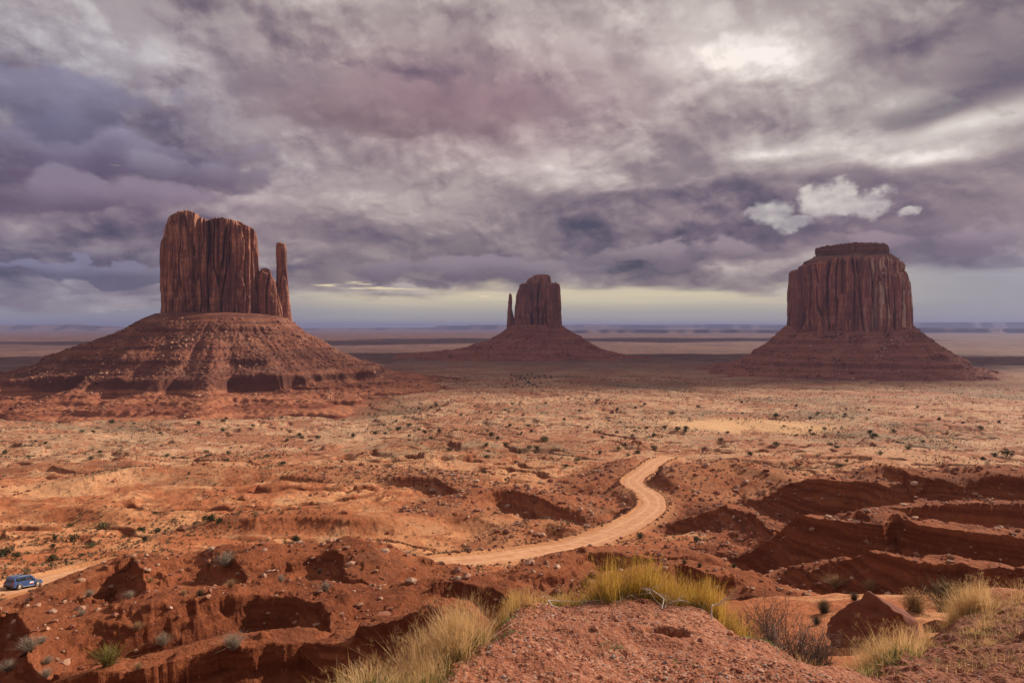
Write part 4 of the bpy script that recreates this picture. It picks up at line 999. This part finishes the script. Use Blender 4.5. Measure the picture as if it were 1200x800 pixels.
# low sage scrub: tufts of little blades-like leaves
rr = np.random.default_rng(77)
lv = leaves(15, (0, 0, .35), (.5, .5, .35), .22, ((1, 1, 1),), rr, .5)
n = 42000
x, y, z = pick(n, okv & (rg > 95) & (rg < 1500) & RD & (GRED < .6), vegn / np.maximum(rg, 95) ** 1.15)
keep = np.ones(n, bool)
scatter_mass('desert_scrub', (x, y, z), rng.uniform(.26, .78, n) * (1 + y / 700), (lv[0], lv[1]), ((.13, .095, .05), (.09, .08, .042), (.17, .12, .07), (.26, .20, .12), (.07, .06, .035)), m_leaf, flat=.7)
# pale scattered stones on the dark slopes and rubble at the outcrops
steep = okv & (rg > 45) & (rg < 330) & RD & (GRED > .35)
n = 9000; x, y, z = pick(n, steep, 1 / np.maximum(rg, 40) ** 1.0)
scatter_mass('slope_rubble', (x, y, z), np.minimum(rng.gamma(1.7, .08, n), .42) * (.35 + y / 110), ICO1, ((.33, .17, .11), (.26, .11, .07), (.38, .21, .14), (.22, .08, .05), (.44, .28, .20)), m_peb, flat=.8)
n = 3800; m = okv & (rg > 130) & (rg < 420) & RD
x, y, z = pick(n, m, np.clip(fb2(GX / 22, GY / 22, 3, 411) - .25, 0, 1) ** 1.5)
scatter_mass('outcrop_rubble', (x, y, z), rng.gamma(2.0, .13, n) * (.5 + y / 400), ICO1, ((.40, .16, .08), (.30, .11, .06), (.50, .24, .13), (.22, .085, .05)), m_peb, flat=.75)
# fallen blocks on the scree of the buttes
for par, n, lo, mx in ((wm, 5200, .6, 2.6), (em, 2600, 1.2, 4.5), (mk, 3600, .8, 3.4)):
    tl = [c_ for c_ in par.children if c_.name.startswith('scree_slope')][0]; nv_ = len(tl.data.vertices); co = np.empty(nv_ * 3, np.float32); tl.data.vertices.foreach_get('co', co); co = co.reshape(-1, 3)
    cl = fb2(co[:, 0] / 35, co[:, 1] / 35, 3, 800) + .1; cl = np.clip(cl, 0.02, 1) * (co[:, 1] < 60) * (co[:, 2] > 6) * (co[:, 2] < 125); i = rng.choice(nv_, n, p=cl / cl.sum())
    o = scatter_mass('fallen_blocks', (co[i, 0] + rng.normal(0, 1, n), co[i, 1] + rng.normal(0, 1, n), co[i, 2]), np.minimum(lo * .8 + rng.gamma(1.2, (mx - lo) * .22, n), mx), ICO1, ((.34, .16, .10), (.22, .085, .055), (.44, .25, .17), (.16, .06, .04)), m_peb, flat=.8)
    o.parent = par; o['kind'] = 'stuff'
# gravel on the rim
near = (np.abs(AA.ravel()) < .75) & (rg > 2.7) & (rg < 9.5)
for nm, n, lo, hi in (('gravel', 26000, .0035, .009), ('gravel', 2200, .007, .016), ('gravel', 150, .014, .032)):
    x, y, z = pick(n, near, np.clip(.45 + fb2(GX / .7, GY / .7, 4, 700 + n % 7) * 1.6, .03, 2) / np.maximum(rg, 3) ** .7)
    scatter_mass(nm, (x, y, z), rng.uniform(lo, hi, n), ICO1, ((.40, .18, .12), (.30, .115, .08), (.23, .08, .055), (.50, .29, .20), (.36, .14, .085), (.40, .17, .10), (.34, .27, .24)), m_peb, flat=.75)

# ---- stones that edge the dirt road
rs = [np_mesh('stone', rock_v(ICO2[0], 200 + i), ICO2[1], False, {'col': np.tile(np.array(c)[None], (len(ICO2[0]), 1))}) for i, c in enumerate(((.22, .09, .055), (.30, .13, .08), (.17, .07, .045), (.26, .11, .07)))]
for q in rs: q.materials.append(m_stone)
i = 2.0; seg = np.hypot(*np.diff(ROAD[:, :2], axis=0).T); cum = np.concatenate([[0], np.cumsum(seg)])
for sd_ in (1, -1):
    s = 3.0
    while s < cum[-1] - 6:
        k = np.searchsorted(cum, s) - 1; p = ROAD[k] + (ROAD[k + 1] - ROAD[k]) * (s - cum[k]) / seg[k]; off = ROAD_HW + .9 + rng.uniform(-.3, .5)
        xx = p[0] + Nr[k, 0] * off * sd_; yy = p[1] + Nr[k, 1] * off * sd_
        o = bpy.data.objects.new('roadside_stone', rs[int(rng.integers(0, 4))]); w = rng.uniform(.26, .55) * (1.25 if p[1] > 200 else 1)
        o.location = (xx, yy, float(ground_at(xx, yy)[0]) + w * .15); o.scale = (w * 1.2, w, w * .9); o.rotation_euler = (0, 0, rng.uniform(0, 6.28)); link(o)
        tag(o, 'small brown stone in the row edging the dirt road', 'stone', 'stones along the dirt road')
        s += rng.uniform(2.0, 5.2)

# ---- sage bushes on the slopes
def sage(px, py, wpx, kind, label, y0=24, y1=260, hk=.8, name='sage_bush'):
    x, y, z = hit(px, py, y0, y1); w = wpx / F * y; rr = np.random.default_rng(int(px * 7 + py))
    if kind == 'pale': pal = ((.42, .35, .27), (.34, .27, .20), (.50, .42, .33), (.26, .20, .14)); tw = (.30, .22, .16)
    elif kind == 'tan': pal = ((.50, .33, .17), (.42, .27, .14), (.36, .22, .12)); tw = (.25, .15, .09)
    elif kind == 'dark': pal = ((.11, .09, .055), (.16, .12, .075), (.08, .07, .04)); tw = (.12, .08, .05)
    else: pal = ((.30, .25, .06), (.20, .20, .06), (.36, .27, .09), (.15, .15, .05)); tw = (.24, .17, .10)
    root = empty(name, (x, y, z)); tag(root, label, 'bush', None)
    P = []; nb = 700
    for _ in range(5): P.append(leaves(nb // 5, (rr.uniform(-.22, .22) * w, rr.uniform(-.22, .22) * w, w * hk * rr.uniform(.35, .6)), (w * .3, w * .3, w * hk * .38), w * .022, pal, rr, .35, .1))
    b = np.zeros((420, 3)); b[:, :2] = rr.normal(0, w * .07, (420, 2)); P.append(blades(420, b, rr.uniform(.4, .95, 420) * w * hk, .65, w * .006, pal, .3, rr))
    pobj('foliage', P, m_leaf, root)
    seg_ = []
    for _ in range(6): branch((0, 0, -.02), (rr.normal(0, .7), rr.normal(0, .7), 1), w * hk * .55, w * .012, 1, rr, .5, seg_)
    pobj('stem', [tubes(seg_, tw, rr, 3)], m_twig, root); return root
for a in ((265, 664, 24, 'pale', 'round pale sage bush on the crest of the hillock below the road'),
          (382, 692, 15, 'pale', 'pale bush on the dark rim of the large shaded hollow'),
          (35, 764, 25, 'pale', 'widest pale bush on the shaded slope at the far left edge'),
          (50, 753, 12, 'pale', 'small pale bush just above the widest one on the left slope'),
          (9, 786, 20, 'pale', 'pale bush cut by the left edge of the view'),
          (56, 777, 13, 'pale', 'middle bush of the short column low on the left slope'),
          (54, 793, 15, 'pale', 'lowest bush of the short column at the bottom left'),
          (191, 755, 20, 'pale', 'grey dome shaped bush above the lit strip at lower left'),
          (274, 760, 28, 'pale', 'wide pale bush on the lip of the nearest left ridge'),
          (127, 779, 36, 'yellow', 'tall yellow green bush on the lower left slope'),
          (161, 742, 15, 'tan', 'tan tuft halfway along the left hillside'),
          (162, 784, 11, 'tan', 'small tan tuft right of the tall yellow green bush'),
          (96, 721, 10, 'pale', 'small pale bush beneath the left crest'),
          (105, 699, 12, 'pale', 'pale bush in the saddle between the two left ridges'),
          (152, 701, 13, 'pale', 'low pale bush at the foot of the first shaded slope'),
          (215, 697, 10, 'tan', 'tan tuft behind the rim of the large shaded hollow'),
          (234, 698, 11, 'dark', 'dark tuft beside the tan one behind the large hollow'),
          (271, 687, 13, 'tan', 'tan bush in the second shaded hollow on the left'),
          (329, 682, 12, 'pale', 'pale bush at the foot of the third shaded hollow'),
          (374, 671, 8, 'pale', 'tiny pale bush in the third shaded hollow'),
          (176, 682, 8, 'tan', 'tiny tan tuft between the two smaller hollows'),
          (980, 690, 24, 'tan', 'tan bush at the foot of the dark right slope'),
          (1019, 693, 22, 'tan', 'tan bush just left above the pointed boulder'),
          (966, 718, 24, 'dark', 'dark round bush in the sandy gully'),
          (1001, 703, 15, 'dark', 'dark bush left of the pointed boulder tip'),
          (990, 723, 10, 'dark', 'small dark bush on the bare sand beside the pointed boulder'),
          (981, 727, 9, 'dark', 'smallest dark bush on the bare sand of the gully'),
          (957, 731, 15, 'dark', 'dark bush behind the bare twigs in the gully'),
          (860, 665, 9, 'dark', 'dark dot of a bush on the red flat left of the ridges'),
          (820, 664, 9, 'dark', 'dark bush on the red flat above the golden grass'),
          (802, 660, 8, 'dark', 'leftmost dark bush of the red flat above the golden grass')):
    sage(*a)
sage(1072, 716, 50, 'tan', 'broad brown bush right behind the pointed boulder', 12, 40, .55)
sage(1108, 712, 44, 'dark', 'tall dark green bush behind the pale tuft on the right bank', 9, 30, 1.2)
sage(1118, 700, 30, 'yellow', 'sparse olive bush poking up behind the right bank', 9, 30, 1.3)

# ---- boulders
def boulder(px, py, wpx, label, seed, dims, V=None, y0=9, y1=60, colr=(.30, .115, .07), sink=.12, rz=0, name='boulder'):
    x, y, z = hit(px, py, y0, y1); w = wpx / F * y / 2
    Vb, Fb = ICO4
    P = rock_v(Vb, seed, 9, .10, 1.3, (1, 1, 1)) if V is None else V(Vb)
    P = P * np.array(dims) * w
    c = np.tile(np.array(colr)[None], (len(P), 1)) * (1 + .25 * pn3(P[:, 0] * .6, P[:, 1] * .6, P[:, 2] * 9 / max(w, .1), seed)[:, None])
    o = ob(name, np_mesh(name, P, Fb, True, {'col': c}), m_stone, None, (x, y, z + dims[2] * w * (1 - sink) * .6)); o.rotation_euler = (0, 0, rz)
    return tag(o, label, 'boulder')
def wedge(Vb):
    P = Vb * 3.0
    for n, d in (((-.72, -.25, .60), .30), ((.42, -.10, .80), .36), ((.15, -.90, .30), .42), ((0, .7, .5), .45), ((0, 0, -1), .45), ((-.9, .3, .1), .78), ((.95, -.2, .12), .72), ((.55, -.75, .45), .46)):
        n = np.array(n) / np.linalg.norm(n); s = P @ n - d; P = np.where((s > 0)[:, None], P * (d / np.maximum(P @ n, 1e-6))[:, None], P)
    z = P[:, 2]
    led = np.sin(z * 34 + pn3(P[:, 0] * 3, P[:, 1] * 3, P[:, 2] * 3, 5) * 3) * .012
    nn = pn3(P[:, 0] * 5, P[:, 1] * 5, P[:, 2] * 9, 8) * .05 + led
    d = P.copy(); d[:, 2] *= .3; d /= np.linalg.norm(d, axis=1)[:, None] + 1e-6
    return P + d * nn[:, None]
boulder(1030, 756, 128, 'large pointed brown boulder standing in the gully behind the straw tuft', 3, (1.0, .85, 1.12), wedge, 11, 22, (.20, .072, .045), .40, .15)
boulder(1172, 692, 78, 'smooth sunlit orange boulder on the ridge at the right edge', 12, (1, .8, .52), None, 10.5, 30, (.42, .17, .085), .3)
boulder(1100, 733, 34, 'small dark rock between the boulder and the pale tuft', 15, (1, .8, .7), None, 7, 22, (.18, .075, .05))
boulder(532, 782, 12, 'small red stone lying on the gravel at lower left', 18, (1, .8, .6), None, 3, 8, (.30, .09, .05))
boulder(866, 788, 9, 'little dark red stone on the gravel near the bottom edge', 19, (1, .8, .6), None, 3, 8, (.20, .06, .04))

# ---- grasses on the rim
STRAW = ((.72, .46, .20), (.80, .54, .27), (.60, .36, .14), (.82, .60, .34)); GOLD = ((.66, .40, .08), (.54, .33, .06), (.72, .46, .13), (.42, .28, .06)); OLIVE = ((.22, .17, .04), (.30, .21, .06), (.16, .14, .035))
GREEN = ((.10, .14, .025), (.16, .19, .04), (.06, .085, .02), (.20, .19, .06)); BRN = ((.24, .13, .07), (.30, .17, .08), (.18, .10, .06))
def clump(label, line, spread, n, h, pal, base_pal=GREEN, nbase=None, lean=.35, seed=0, seeds=.3, w=.0022, pref=None, name='grass_clump', cat='grass clump', hb=.35, root_twigs=0):
    """grass rooted along a ground line given as (px, depth) pairs"""
    rr = np.random.default_rng(seed); L = np.array(line, float)
    t = rr.uniform(0, len(L) - 1, n); k = np.clip(t.astype(int), 0, len(L) - 2) if len(L) > 1 else np.zeros(n, int)
    nt_c = max(5, n // 70); tc_ = rr.uniform(0, len(L) - 1, nt_c) if len(L) > 1 else np.zeros(nt_c)
    kk = np.clip(tc_.astype(int), 0, max(len(L) - 2, 0)); nx_ = np.minimum(kk + 1, len(L) - 1)
    cp = L[kk] + (L[nx_] - L[kk]) * (tc_ - kk)[:, None]
    cx = (cp[:, 0] - 600) / F * cp[:, 1] + rr.normal(0, spread, nt_c); cy = cp[:, 1] + rr.normal(0, spread * 1.3, nt_c); ch = rr.uniform(.65, 1.1, nt_c)
    i = rr.integers(0, nt_c, n); bx = cx[i] + rr.normal(0, .035, n); by = cy[i] + rr.normal(0, .035, n); bz = ground_at(bx, by)
    o0 = np.array([cx.mean(), cy.mean(), float(ground_at(cx.mean(), cy.mean())[0])])
    base = np.stack([bx, by, bz], 1) - o0; h = h * .86; hh = h * ch[i] * rr.uniform(.45, 1.05, n)
    root = empty(name, tuple(o0)); tag(root, label, cat)
    b = blades(n, base, hh, lean, w, pal, .5, rr, pref); P = [b]
    if seeds:
        tips = b[0].reshape(n, 8, 3)[:, 6]; ns = int(n * seeds); si = rr.choice(n, ns, replace=False)
        rep = 9; tp = np.repeat(tips[si], rep, 0) + rr.normal(0, .012, (ns * rep, 3)) - np.array([0, 0, .02]); P.append(blades(ns * rep, tp, rr.uniform(.012, .04, ns * rep), .9, w * .45, pal, .2, rr))
    pobj('dry_blades', P, m_grass, root)
    nb_ = nbase if nbase is not None else n // 3
    if nb_:
        j = rr.integers(0, nt_c, nb_); gx_ = cx[j] + rr.normal(0, .05, nb_); gy_ = cy[j] - .03 + rr.normal(0, .05, nb_)
        pobj('green_blades', [blades(nb_, np.stack([gx_, gy_, ground_at(gx_, gy_)], 1) - o0, h * hb * rr.uniform(.4, 1.1, nb_), .7, w * 1.5, base_pal, .6, rr)], m_grass, root)
    if root_twigs:
        seg_ = []
        for _ in range(root_twigs):
            j = int(rr.integers(0, nt_c)); p = np.array([cx[j], cy[j], float(ground_at(cx[j], cy[j])[0])]) - o0 + np.array([0, -.04, .0]); branch(p, (rr.normal(0, 1), -.5, .25), .22, .004, 2, rr, .6, seg_)
        pobj('dead_stems', [tubes(seg_, (.52, .42, .34), rr, 4)], m_twig, root)
    return root
clump('yellowish grass at the bottom left corner of the gravel rim', [(250, 3.0), (300, 3.15), (345, 3.25)], .10, 1500, .30, GOLD, OLIVE, 300, .30, 1, .1, .0016)
clump('dry tangled grass with green weeds at its foot on the left of the rim', [(345, 3.3), (400, 3.5), (450, 3.65), (500, 3.8)], .09, 2400, .24, STRAW, GREEN, 3000, .6, 2, .35, .0012, root_twigs=4, hb=.55)
clump('tallest pale feathery grass clump on the left of the rim', [(470, 4.1), (520, 4.25), (548, 4.4)], .10, 2600, .42, STRAW, GREEN, 1400, .42, 3, .4, .0012, root_twigs=2)
clump('thin amber grass fringe left of the rim centre', [(540, 4.75), (580, 5.35), (620, 5.8)], .09, 1200, .22, GOLD + STRAW, OLIVE, 500, .32, 4, .2, .0014)
clump('short sunlit grass with bright green shoots at the rim centre', [(630, 5.9), (665, 6.05), (700, 6.1)], .09, 1300, .24, GOLD + STRAW, ((.16, .27, .035), (.12, .20, .03)), 900, .34, 5, .2, .0015)
clump('tall golden brush with yellow blossoms on the rim right of centre', [(700, 6.2), (735, 6.3), (775, 6.35), (800, 6.3)], .13, 3600, .50, GOLD, OLIVE, 1600, .30, 6, .15, .0018, root_twigs=5)
clump('golden brush beside the blossoming one where the rim slopes down', [(795, 6.3), (825, 6.1), (850, 5.9)], .11, 2400, .42, GOLD, OLIVE, 900, .30, 7, .15, .0017, root_twigs=4)
clump('low rust coloured clump at the right end of the golden brush', [(855, 6.0), (880, 5.7)], .07, 1300, .27, GOLD + BRN, ((.17, .12, .03), (.13, .10, .03)), 700, .5, 8, .1, .0016)
clump('straw tuft in front of the pointed boulder', [(1010, 5.9), (1035, 5.75), (1058, 6.0)], .08, 1700, .40, STRAW, GREEN, 800, .34, 9, .35, .0015)
clump('pale blond tuft on top of the right bank', [(1105, 8.6), (1130, 8.4), (1155, 8.8)], .13, 2200, .52, STRAW, OLIVE, 300, .40, 10, .35, .0020)
clump('green sprigs at the foot of the straw tuft by the boulder', [(975, 4.7), (1010, 5.0), (1045, 5.3)], .10, 500, .11, STRAW + ((.20, .22, .05), (.30, .28, .10)), GREEN, 420, .6, 11, 0, .0016, hb=.9)
clump('thin dry grass in the dip between rim and bank', [(925, 5.2), (955, 5.3), (985, 5.5)], .12, 1000, .20, STRAW + BRN, OLIVE, 300, .5, 12, .3, .0013)
clump('scruffy pale grass midway up the right bank', [(1110, 6.4), (1140, 6.5), (1185, 6.9)], .16, 500, .15, STRAW, GREEN, 380, .6, 13, .3, .0014)
clump('dry tufts against the right edge of the bank', [(1180, 7.6), (1215, 7.6)], .18, 500, .18, STRAW + BRN, OLIVE, 200, .6, 14, .3, .0014)
# blossoms on the golden brush
rr = np.random.default_rng(9); fx, fy, fz = W(741, 690, 6.2)
# weeds: tiny green rosettes scattered on the gravel
P = []
for px, Yd, n in ((590, 5.2, 60), (598, 5.1, 50), (596, 4.55, 60), (640, 5.7, 50), (725, 4.35, 36), (712, 4.4, 26), (790, 4.1, 16), (684, 5.05, 14), (480, 3.55, 150), (505, 3.6, 110), (455, 3.5, 120), (875, 5.0, 46), (890, 4.9, 60), (905, 4.75, 50), (920, 4.6, 30), (1200 - 80, 6.0, 60), (1150, 6.6, 50), (1090, 5.4, 50), (760, 5.2, 12), (560, 3.9, 20)):
    cx_, cy_ = (px - 600) / F * Yd, Yd; b_ = np.zeros((n, 3)); b_[:, 0] = cx_ + rr.normal(0, .022 + n * .0003, n); b_[:, 1] = cy_ + rr.normal(0, .025, n); b_[:, 2] = ground_at(b_[:, 0], b_[:, 1])
    P.append(blades(n, b_, rr.uniform(.012, .04, n), .9, .0032, ((.14, .21, .06), (.20, .27, .10), (.10, .16, .04), (.30, .33, .18)), .4, rr))
# thin dead straws lying about
n = 900; x, y, z = pick(n, near & (np.abs(AA.ravel()) < .7)); b_ = np.stack([x, y, z], 1); P.append(blades(n, b_, rr.uniform(.02, .07, n), 1.6, .0011, STRAW + ((.5, .42, .36),), .2, rr))
n = 5200; bank = (GX / np.maximum(GY, .1) > .47) & (rg > 5) & (rg < 11) & okv
x, y, z = pick(n, bank, np.clip(fb2(GX / .6, GY / .6, 3, 511) + .1, 0, 1)); b_ = np.stack([x, y, z], 1); P.append(blades(n, b_, rr.uniform(.03, .11, n), .8, .0016, STRAW + BRN + OLIVE + ((.12, .18, .04),), .4, rr))
w_ = pobj('weeds', P, m_grass); tag(w_, kind='stuff')
P = [leaves(90, (0, 0, 0), (.055, .05, .03), .009, ((.75, .48, .03), (.85, .60, .06)), rr, .8, 0)]
bl = pobj('yellow_blossoms', P, m_leaf, bpy.data.objects['grass_clump.005'], None); bl.location = (fx - bl.parent.location[0], fy - bl.parent.location[1], fz - bl.parent.location[2])

# bare grey bushes right of the rim
def bare(label, px, Yd, h, n, seed, spread=.30, colr=(.22, .16, .13), depth=3, name='bare_bush'):
    rr = np.random.default_rng(seed); x = (px - 600) / F * Yd; z = float(ground_at(x, Yd)[0]); root = empty(name, (x, Yd, z)); tag(root, label, 'bush')
    seg_ = []
    for _ in range(n): branch((rr.normal(0, .05), rr.normal(0, .05), -.02), (rr.normal(0, spread), rr.normal(0, spread), 1), h * rr.uniform(.35, .6), .010, depth, rr, .42, seg_, .2)
    pobj('twigs', [tubes(seg_, colr, rr, 3)], m_twig, root)
    b_ = np.zeros((200, 3)); b_[:, :2] = rr.normal(0, .10, (200, 2)); pobj('dry_leaves', [blades(200, b_, rr.uniform(.05, .16, 200), .6, .0016, STRAW + BRN, .4, rr)], m_grass, root)
    return root
bare('leafless grey bush right of the golden brush', 902, 6.3, .62, 18, 21, .34)
bare('tall silvery dead bush with a forked top in the gully mouth', 934, 6.0, .66, 5, 22, .14, (.36, .30, .28))
bare('dark leafless bush leaning at the gully edge', 952, 5.9, .46, 14, 23, .34, (.16, .12, .10))
def twig(label, pts, rad, seed, kids=6):
    rr = np.random.default_rng(seed); Q = []
    for px, Yd, up in pts:
        x = (px - 600) / F * Yd; Q.append(np.array([x, Yd, float(ground_at(x, Yd)[0]) + up]))
    seg_ = [(a, b, rad * (1 - i * .15), rad * (1 - (i + 1) * .15)) for i, (a, b) in enumerate(zip(Q[:-1], Q[1:]))]
    for _ in range(kids):
        k = int(rr.integers(0, len(Q) - 1)); p = Q[k] + (Q[k + 1] - Q[k]) * rr.random(); branch(p, (rr.normal(0, 1), rr.normal(0, .6) - .3, .3), rr.uniform(.06, .16), rad * .45, 1, rr, .5, seg_)
    o0 = Q[0].copy(); V, Fq, C = tubes(seg_, (.60, .52, .44), rr, 5); o = ob('dead_twig', np_mesh('dead_twig', V - o0, Fq, True, {'col': C}), m_twig, None, tuple(o0)); return tag(o, label, 'twig')
twig('long bleached twig arching over the gravel at the rim centre', [(648, 5.55, 0), (642, 5.7, .04), (655, 5.8, .05), (680, 5.85, .035), (712, 5.85, .02), (735, 5.8, 0)], .006, 1, 4)
twig('forked bleached twig in front of the golden brush', [(775, 5.7, -.01), (778, 5.85, .07), (765, 5.95, .11), (752, 6.0, .08)], .006, 2, 8)
twig('bleached branch bowing under the golden brush on the right', [(795, 5.95, .09), (815, 5.9, .06), (832, 5.7, .0)], .007, 3, 6)
twig('short upright bleached twig at the end of the golden brush', [(834, 5.3, -.01), (834, 5.35, .10), (838, 5.4, .13)], .006, 4, 4)

# ---- the car on the road
def lathe_x(prof, n=28):
    """rings around the local Y axis: prof (y, radius)"""
    V = []; th = np.linspace(0, 2 * np.pi, n, endpoint=False)
    for y, rad in prof: V += [(math.cos(t) * rad, y, math.sin(t) * rad) for t in th]
    return np.array(V), grid_faces(len(prof), n, True)
def pm(name, c, rough=.4, metal=0, coat=0, emis=0):
    m, g, b = mat(name, rough, .5); o = g.node('ShaderNodeTexCoord'); n = g.noise(E(g, o.outputs['Object']), 3, 4, .6)
    g.put(b.inputs['Base Color'], g.mix(g.step(n, .4, .75) * .25, c, (.30, .17, .10))); b.inputs['Metallic'].default_value = metal; b.inputs['Coat Weight'].default_value = coat; return m
m_blue = pm('blue paint', (.018, .085, .26), .28, .2, .8); m_gls = pm('tinted glass', (.012, .016, .022), .08); m_tyre = pm('tyre rubber', (.02, .018, .017), .9); m_rim = pm('alloy', (.55, .55, .56), .35, .8)
m_blk = pm('black trim', (.03, .03, .033), .6); m_redl = pm('tail lamp', (.45, .02, .015), .2); m_wht = pm('white lamp', (.8, .8, .78), .15); m_stk = pm('white sticker', (.8, .78, .76), .4); m_stkr = pm('red sticker', (.65, .05, .05), .4); m_sil = pm('silver rail', (.5, .52, .55), .35, .7)
car = empty('parked_car'); tag(car, 'dark blue SUV with a roof rack on the dirt road at the left edge', 'car')
def loft(name, sections, m, parent, bev=.03):
    """sections: (x, halfwidth_bottom, halfwidth_top, z_bottom, z_top)"""
    import bmesh
    V = []; 
    for x, wb, wt, zb, zt in sections: V += [(x, -wb, zb), (x, -wt, zt), (x, wt, zt), (x, wb, zb)]
    n = len(sections); f = grid_faces(n, 4, True).tolist() + [[0, 1, 2, 3], [(n - 1) * 4 + 3, (n - 1) * 4 + 2, (n - 1) * 4 + 1, (n - 1) * 4]]
    me = bpy.data.meshes.new(name); me.from_pydata(V, [], f); bm = bmesh.new(); bm.from_mesh(me); bmesh.ops.recalc_face_normals(bm, faces=bm.faces)
    if bev: bmesh.ops.bevel(bm, geom=bm.edges[:], offset=bev, segments=3, affect='EDGES', profile=.6, clamp_overlap=True)
    bm.to_mesh(me); bm.free(); return ob(name, me, m, parent)
# lower body with wheel arches cut as dark liners
loft('body', [(-2.42, .84, .86, .48, .98), (-2.36, .90, .90, .36, 1.04), (-1.2, .93, .91, .33, 1.06), (0, .94, .92, .33, 1.07), (.95, .94, .91, .33, 1.05), (1.5, .93, .84, .36, .99), (2.2, .90, .76, .38, .90), (2.40, .82, .70, .46, .78)], m_blue, car, .045)
loft('cabin', [(-2.30, .86, .70, 1.0, 1.60), (-2.0, .87, .70, 1.0, 1.76), (-.6, .88, .72, 1.0, 1.80), (.25, .88, .71, 1.0, 1.77), (.55, .88, .70, 1.0, 1.68), (1.22, .86, .78, 1.0, 1.04)], m_blue, car, .05)
def pane(name, pts, m, parent, th=.02):
    """flat quad panel with thickness: pts 4 corners"""
    p = np.array(pts, float); nrm = np.cross(p[1] - p[0], p[3] - p[0]); nrm /= np.linalg.norm(nrm)
    V = np.vstack([p + nrm * th, p - nrm * th]); f = [[0, 1, 2, 3], [7, 6, 5, 4], [0, 4, 5, 1], [1, 5, 6, 2], [2, 6, 7, 3], [3, 7, 4, 0]]
    me = bpy.data.meshes.new(name); me.from_pydata(V.tolist(), [], f); return ob(name, me, m, parent)
for sy in (-1, 1):
    def yy(z): return sy * (.88 - (z - 1.0) * .215 + .004)
    for x0, x1, xt0, xt1 in ((-2.10, -1.35, -2.0, -1.35), (-1.27, -.48, -1.27, -.48), (-.40, .80, -.40, .32)):
        pane('side_window', [(x0, yy(1.12), 1.12), (x1, yy(1.12), 1.12), (xt1, yy(1.62), 1.62), (xt0, yy(1.62), 1.62)], m_gls, car, .012)
    pane('door_sticker', [(.10, sy * .945, .62), (.70, sy * .945, .62), (.70, sy * .94, .90), (.10, sy * .94, .90)], m_stk, car, .006)
    pane('sticker_stripe', [(.14, sy * .953, .62), (.66, sy * .953, .62), (.66, sy * .951, .72), (.14, sy * .951, .72)], m_stkr, car, .004)
    pane('tail_lamp', [(-2.44, sy * .62, .78), (-2.44, sy * .86, .78), (-2.42, sy * .84, 1.10), (-2.42, sy * .64, 1.10)], m_redl, car, .02)
    pane('headlight', [(2.42, sy * .45, .66), (2.36, sy * .80, .66), (2.30, sy * .78, .82), (2.38, sy * .45, .82)], m_wht, car, .03)
    loft('roof_rail', [(-1.8, .03, .03, 1.80, 1.86), (.2, .03, .03, 1.80, 1.86)], m_sil, car, .01).location = (0, sy * .62, 0)
    loft('side_step', [(-.95, .07, .07, .30, .36), (.95, .07, .07, .30, .36)], m_sil, car, .01).location = (0, sy * .93, 0)
    loft('wing_mirror', [(.62, .08, .08, 1.06, 1.22), (.76, .07, .07, 1.08, 1.20)], m_blue, car, .02).location = (0, sy * 1.0, 0)
for k in (-1.5, -.8, -.1): loft('roof_bar', [(k - .03, .62, .62, 1.84, 1.88), (k + .03, .62, .62, 1.84, 1.88)], m_blk, car, .008)
pane('windscreen', [(.60, -.66, 1.66), (.60, .66, 1.66), (1.17, .74, 1.10), (1.17, -.74, 1.10)], m_gls, car, .015)
pane('rear_window', [(-2.33, -.62, 1.15), (-2.33, .62, 1.15), (-2.22, .58, 1.58), (-2.22, -.58, 1.58)], m_gls, car, .02)
loft('rear_bumper', [(-2.52, .80, .80, .42, .60), (-2.36, .90, .90, .38, .62)], m_blk, car, .03)
loft('front_bumper', [(2.32, .88, .86, .38, .60), (2.50, .72, .70, .42, .58)], m_blk, car, .03)
loft('grille', [(2.36, .42, .42, .64, .82), (2.43, .40, .40, .66, .80)], m_sil, car, .01)
for x in (-1.45, 1.45):
    for sy in (-1, 1):
        # arch liner and wheel
        V_, F_ = lathe_x([(-.13, .30), (-.135, .47), (.02, .47)], 30); o = ob('wheel_arch', np_mesh('wheel_arch', V_, F_, True), m_blk, car, (x, sy * .83, .44)); o.rotation_euler = (0, 0, 0 if sy < 0 else math.pi)
        V_, F_ = lathe_x([(-.11, .22), (-.13, .30), (-.12, .37), (-.08, .39), (.08, .39), (.12, .37), (.13, .22)], 32)
        ty = ob('wheel', np_mesh('tyre', V_, F_, True), m_tyre, car, (x, sy * .86, .39))
        V_, F_ = lathe_x([(-.125, .0), (-.125, .08), (-.10, .10), (-.115, .21), (-.125, .245), (-.02, .245)], 32)
        o = ob('rim', np_mesh('rim', V_, F_, True), m_rim, ty); o.rotation_euler = (0, 0, 0 if sy < 0 else math.pi)
ki = int(np.argmin(np.abs(ROAD[:, 0] - W(31, 685, 94)[0]))); tdir = ROAD[ki + 2] - ROAD[ki - 2]; tdir = tdir / np.linalg.norm(tdir)
car.scale = (.93, .93, .93)
car.location = tuple(ROAD[ki] + np.array([Nr[ki, 0] * 1.2, Nr[ki, 1] * 1.2, .09])); car.rotation_euler = (0, -math.asin(tdir[2]), math.atan2(tdir[1], tdir[0]))
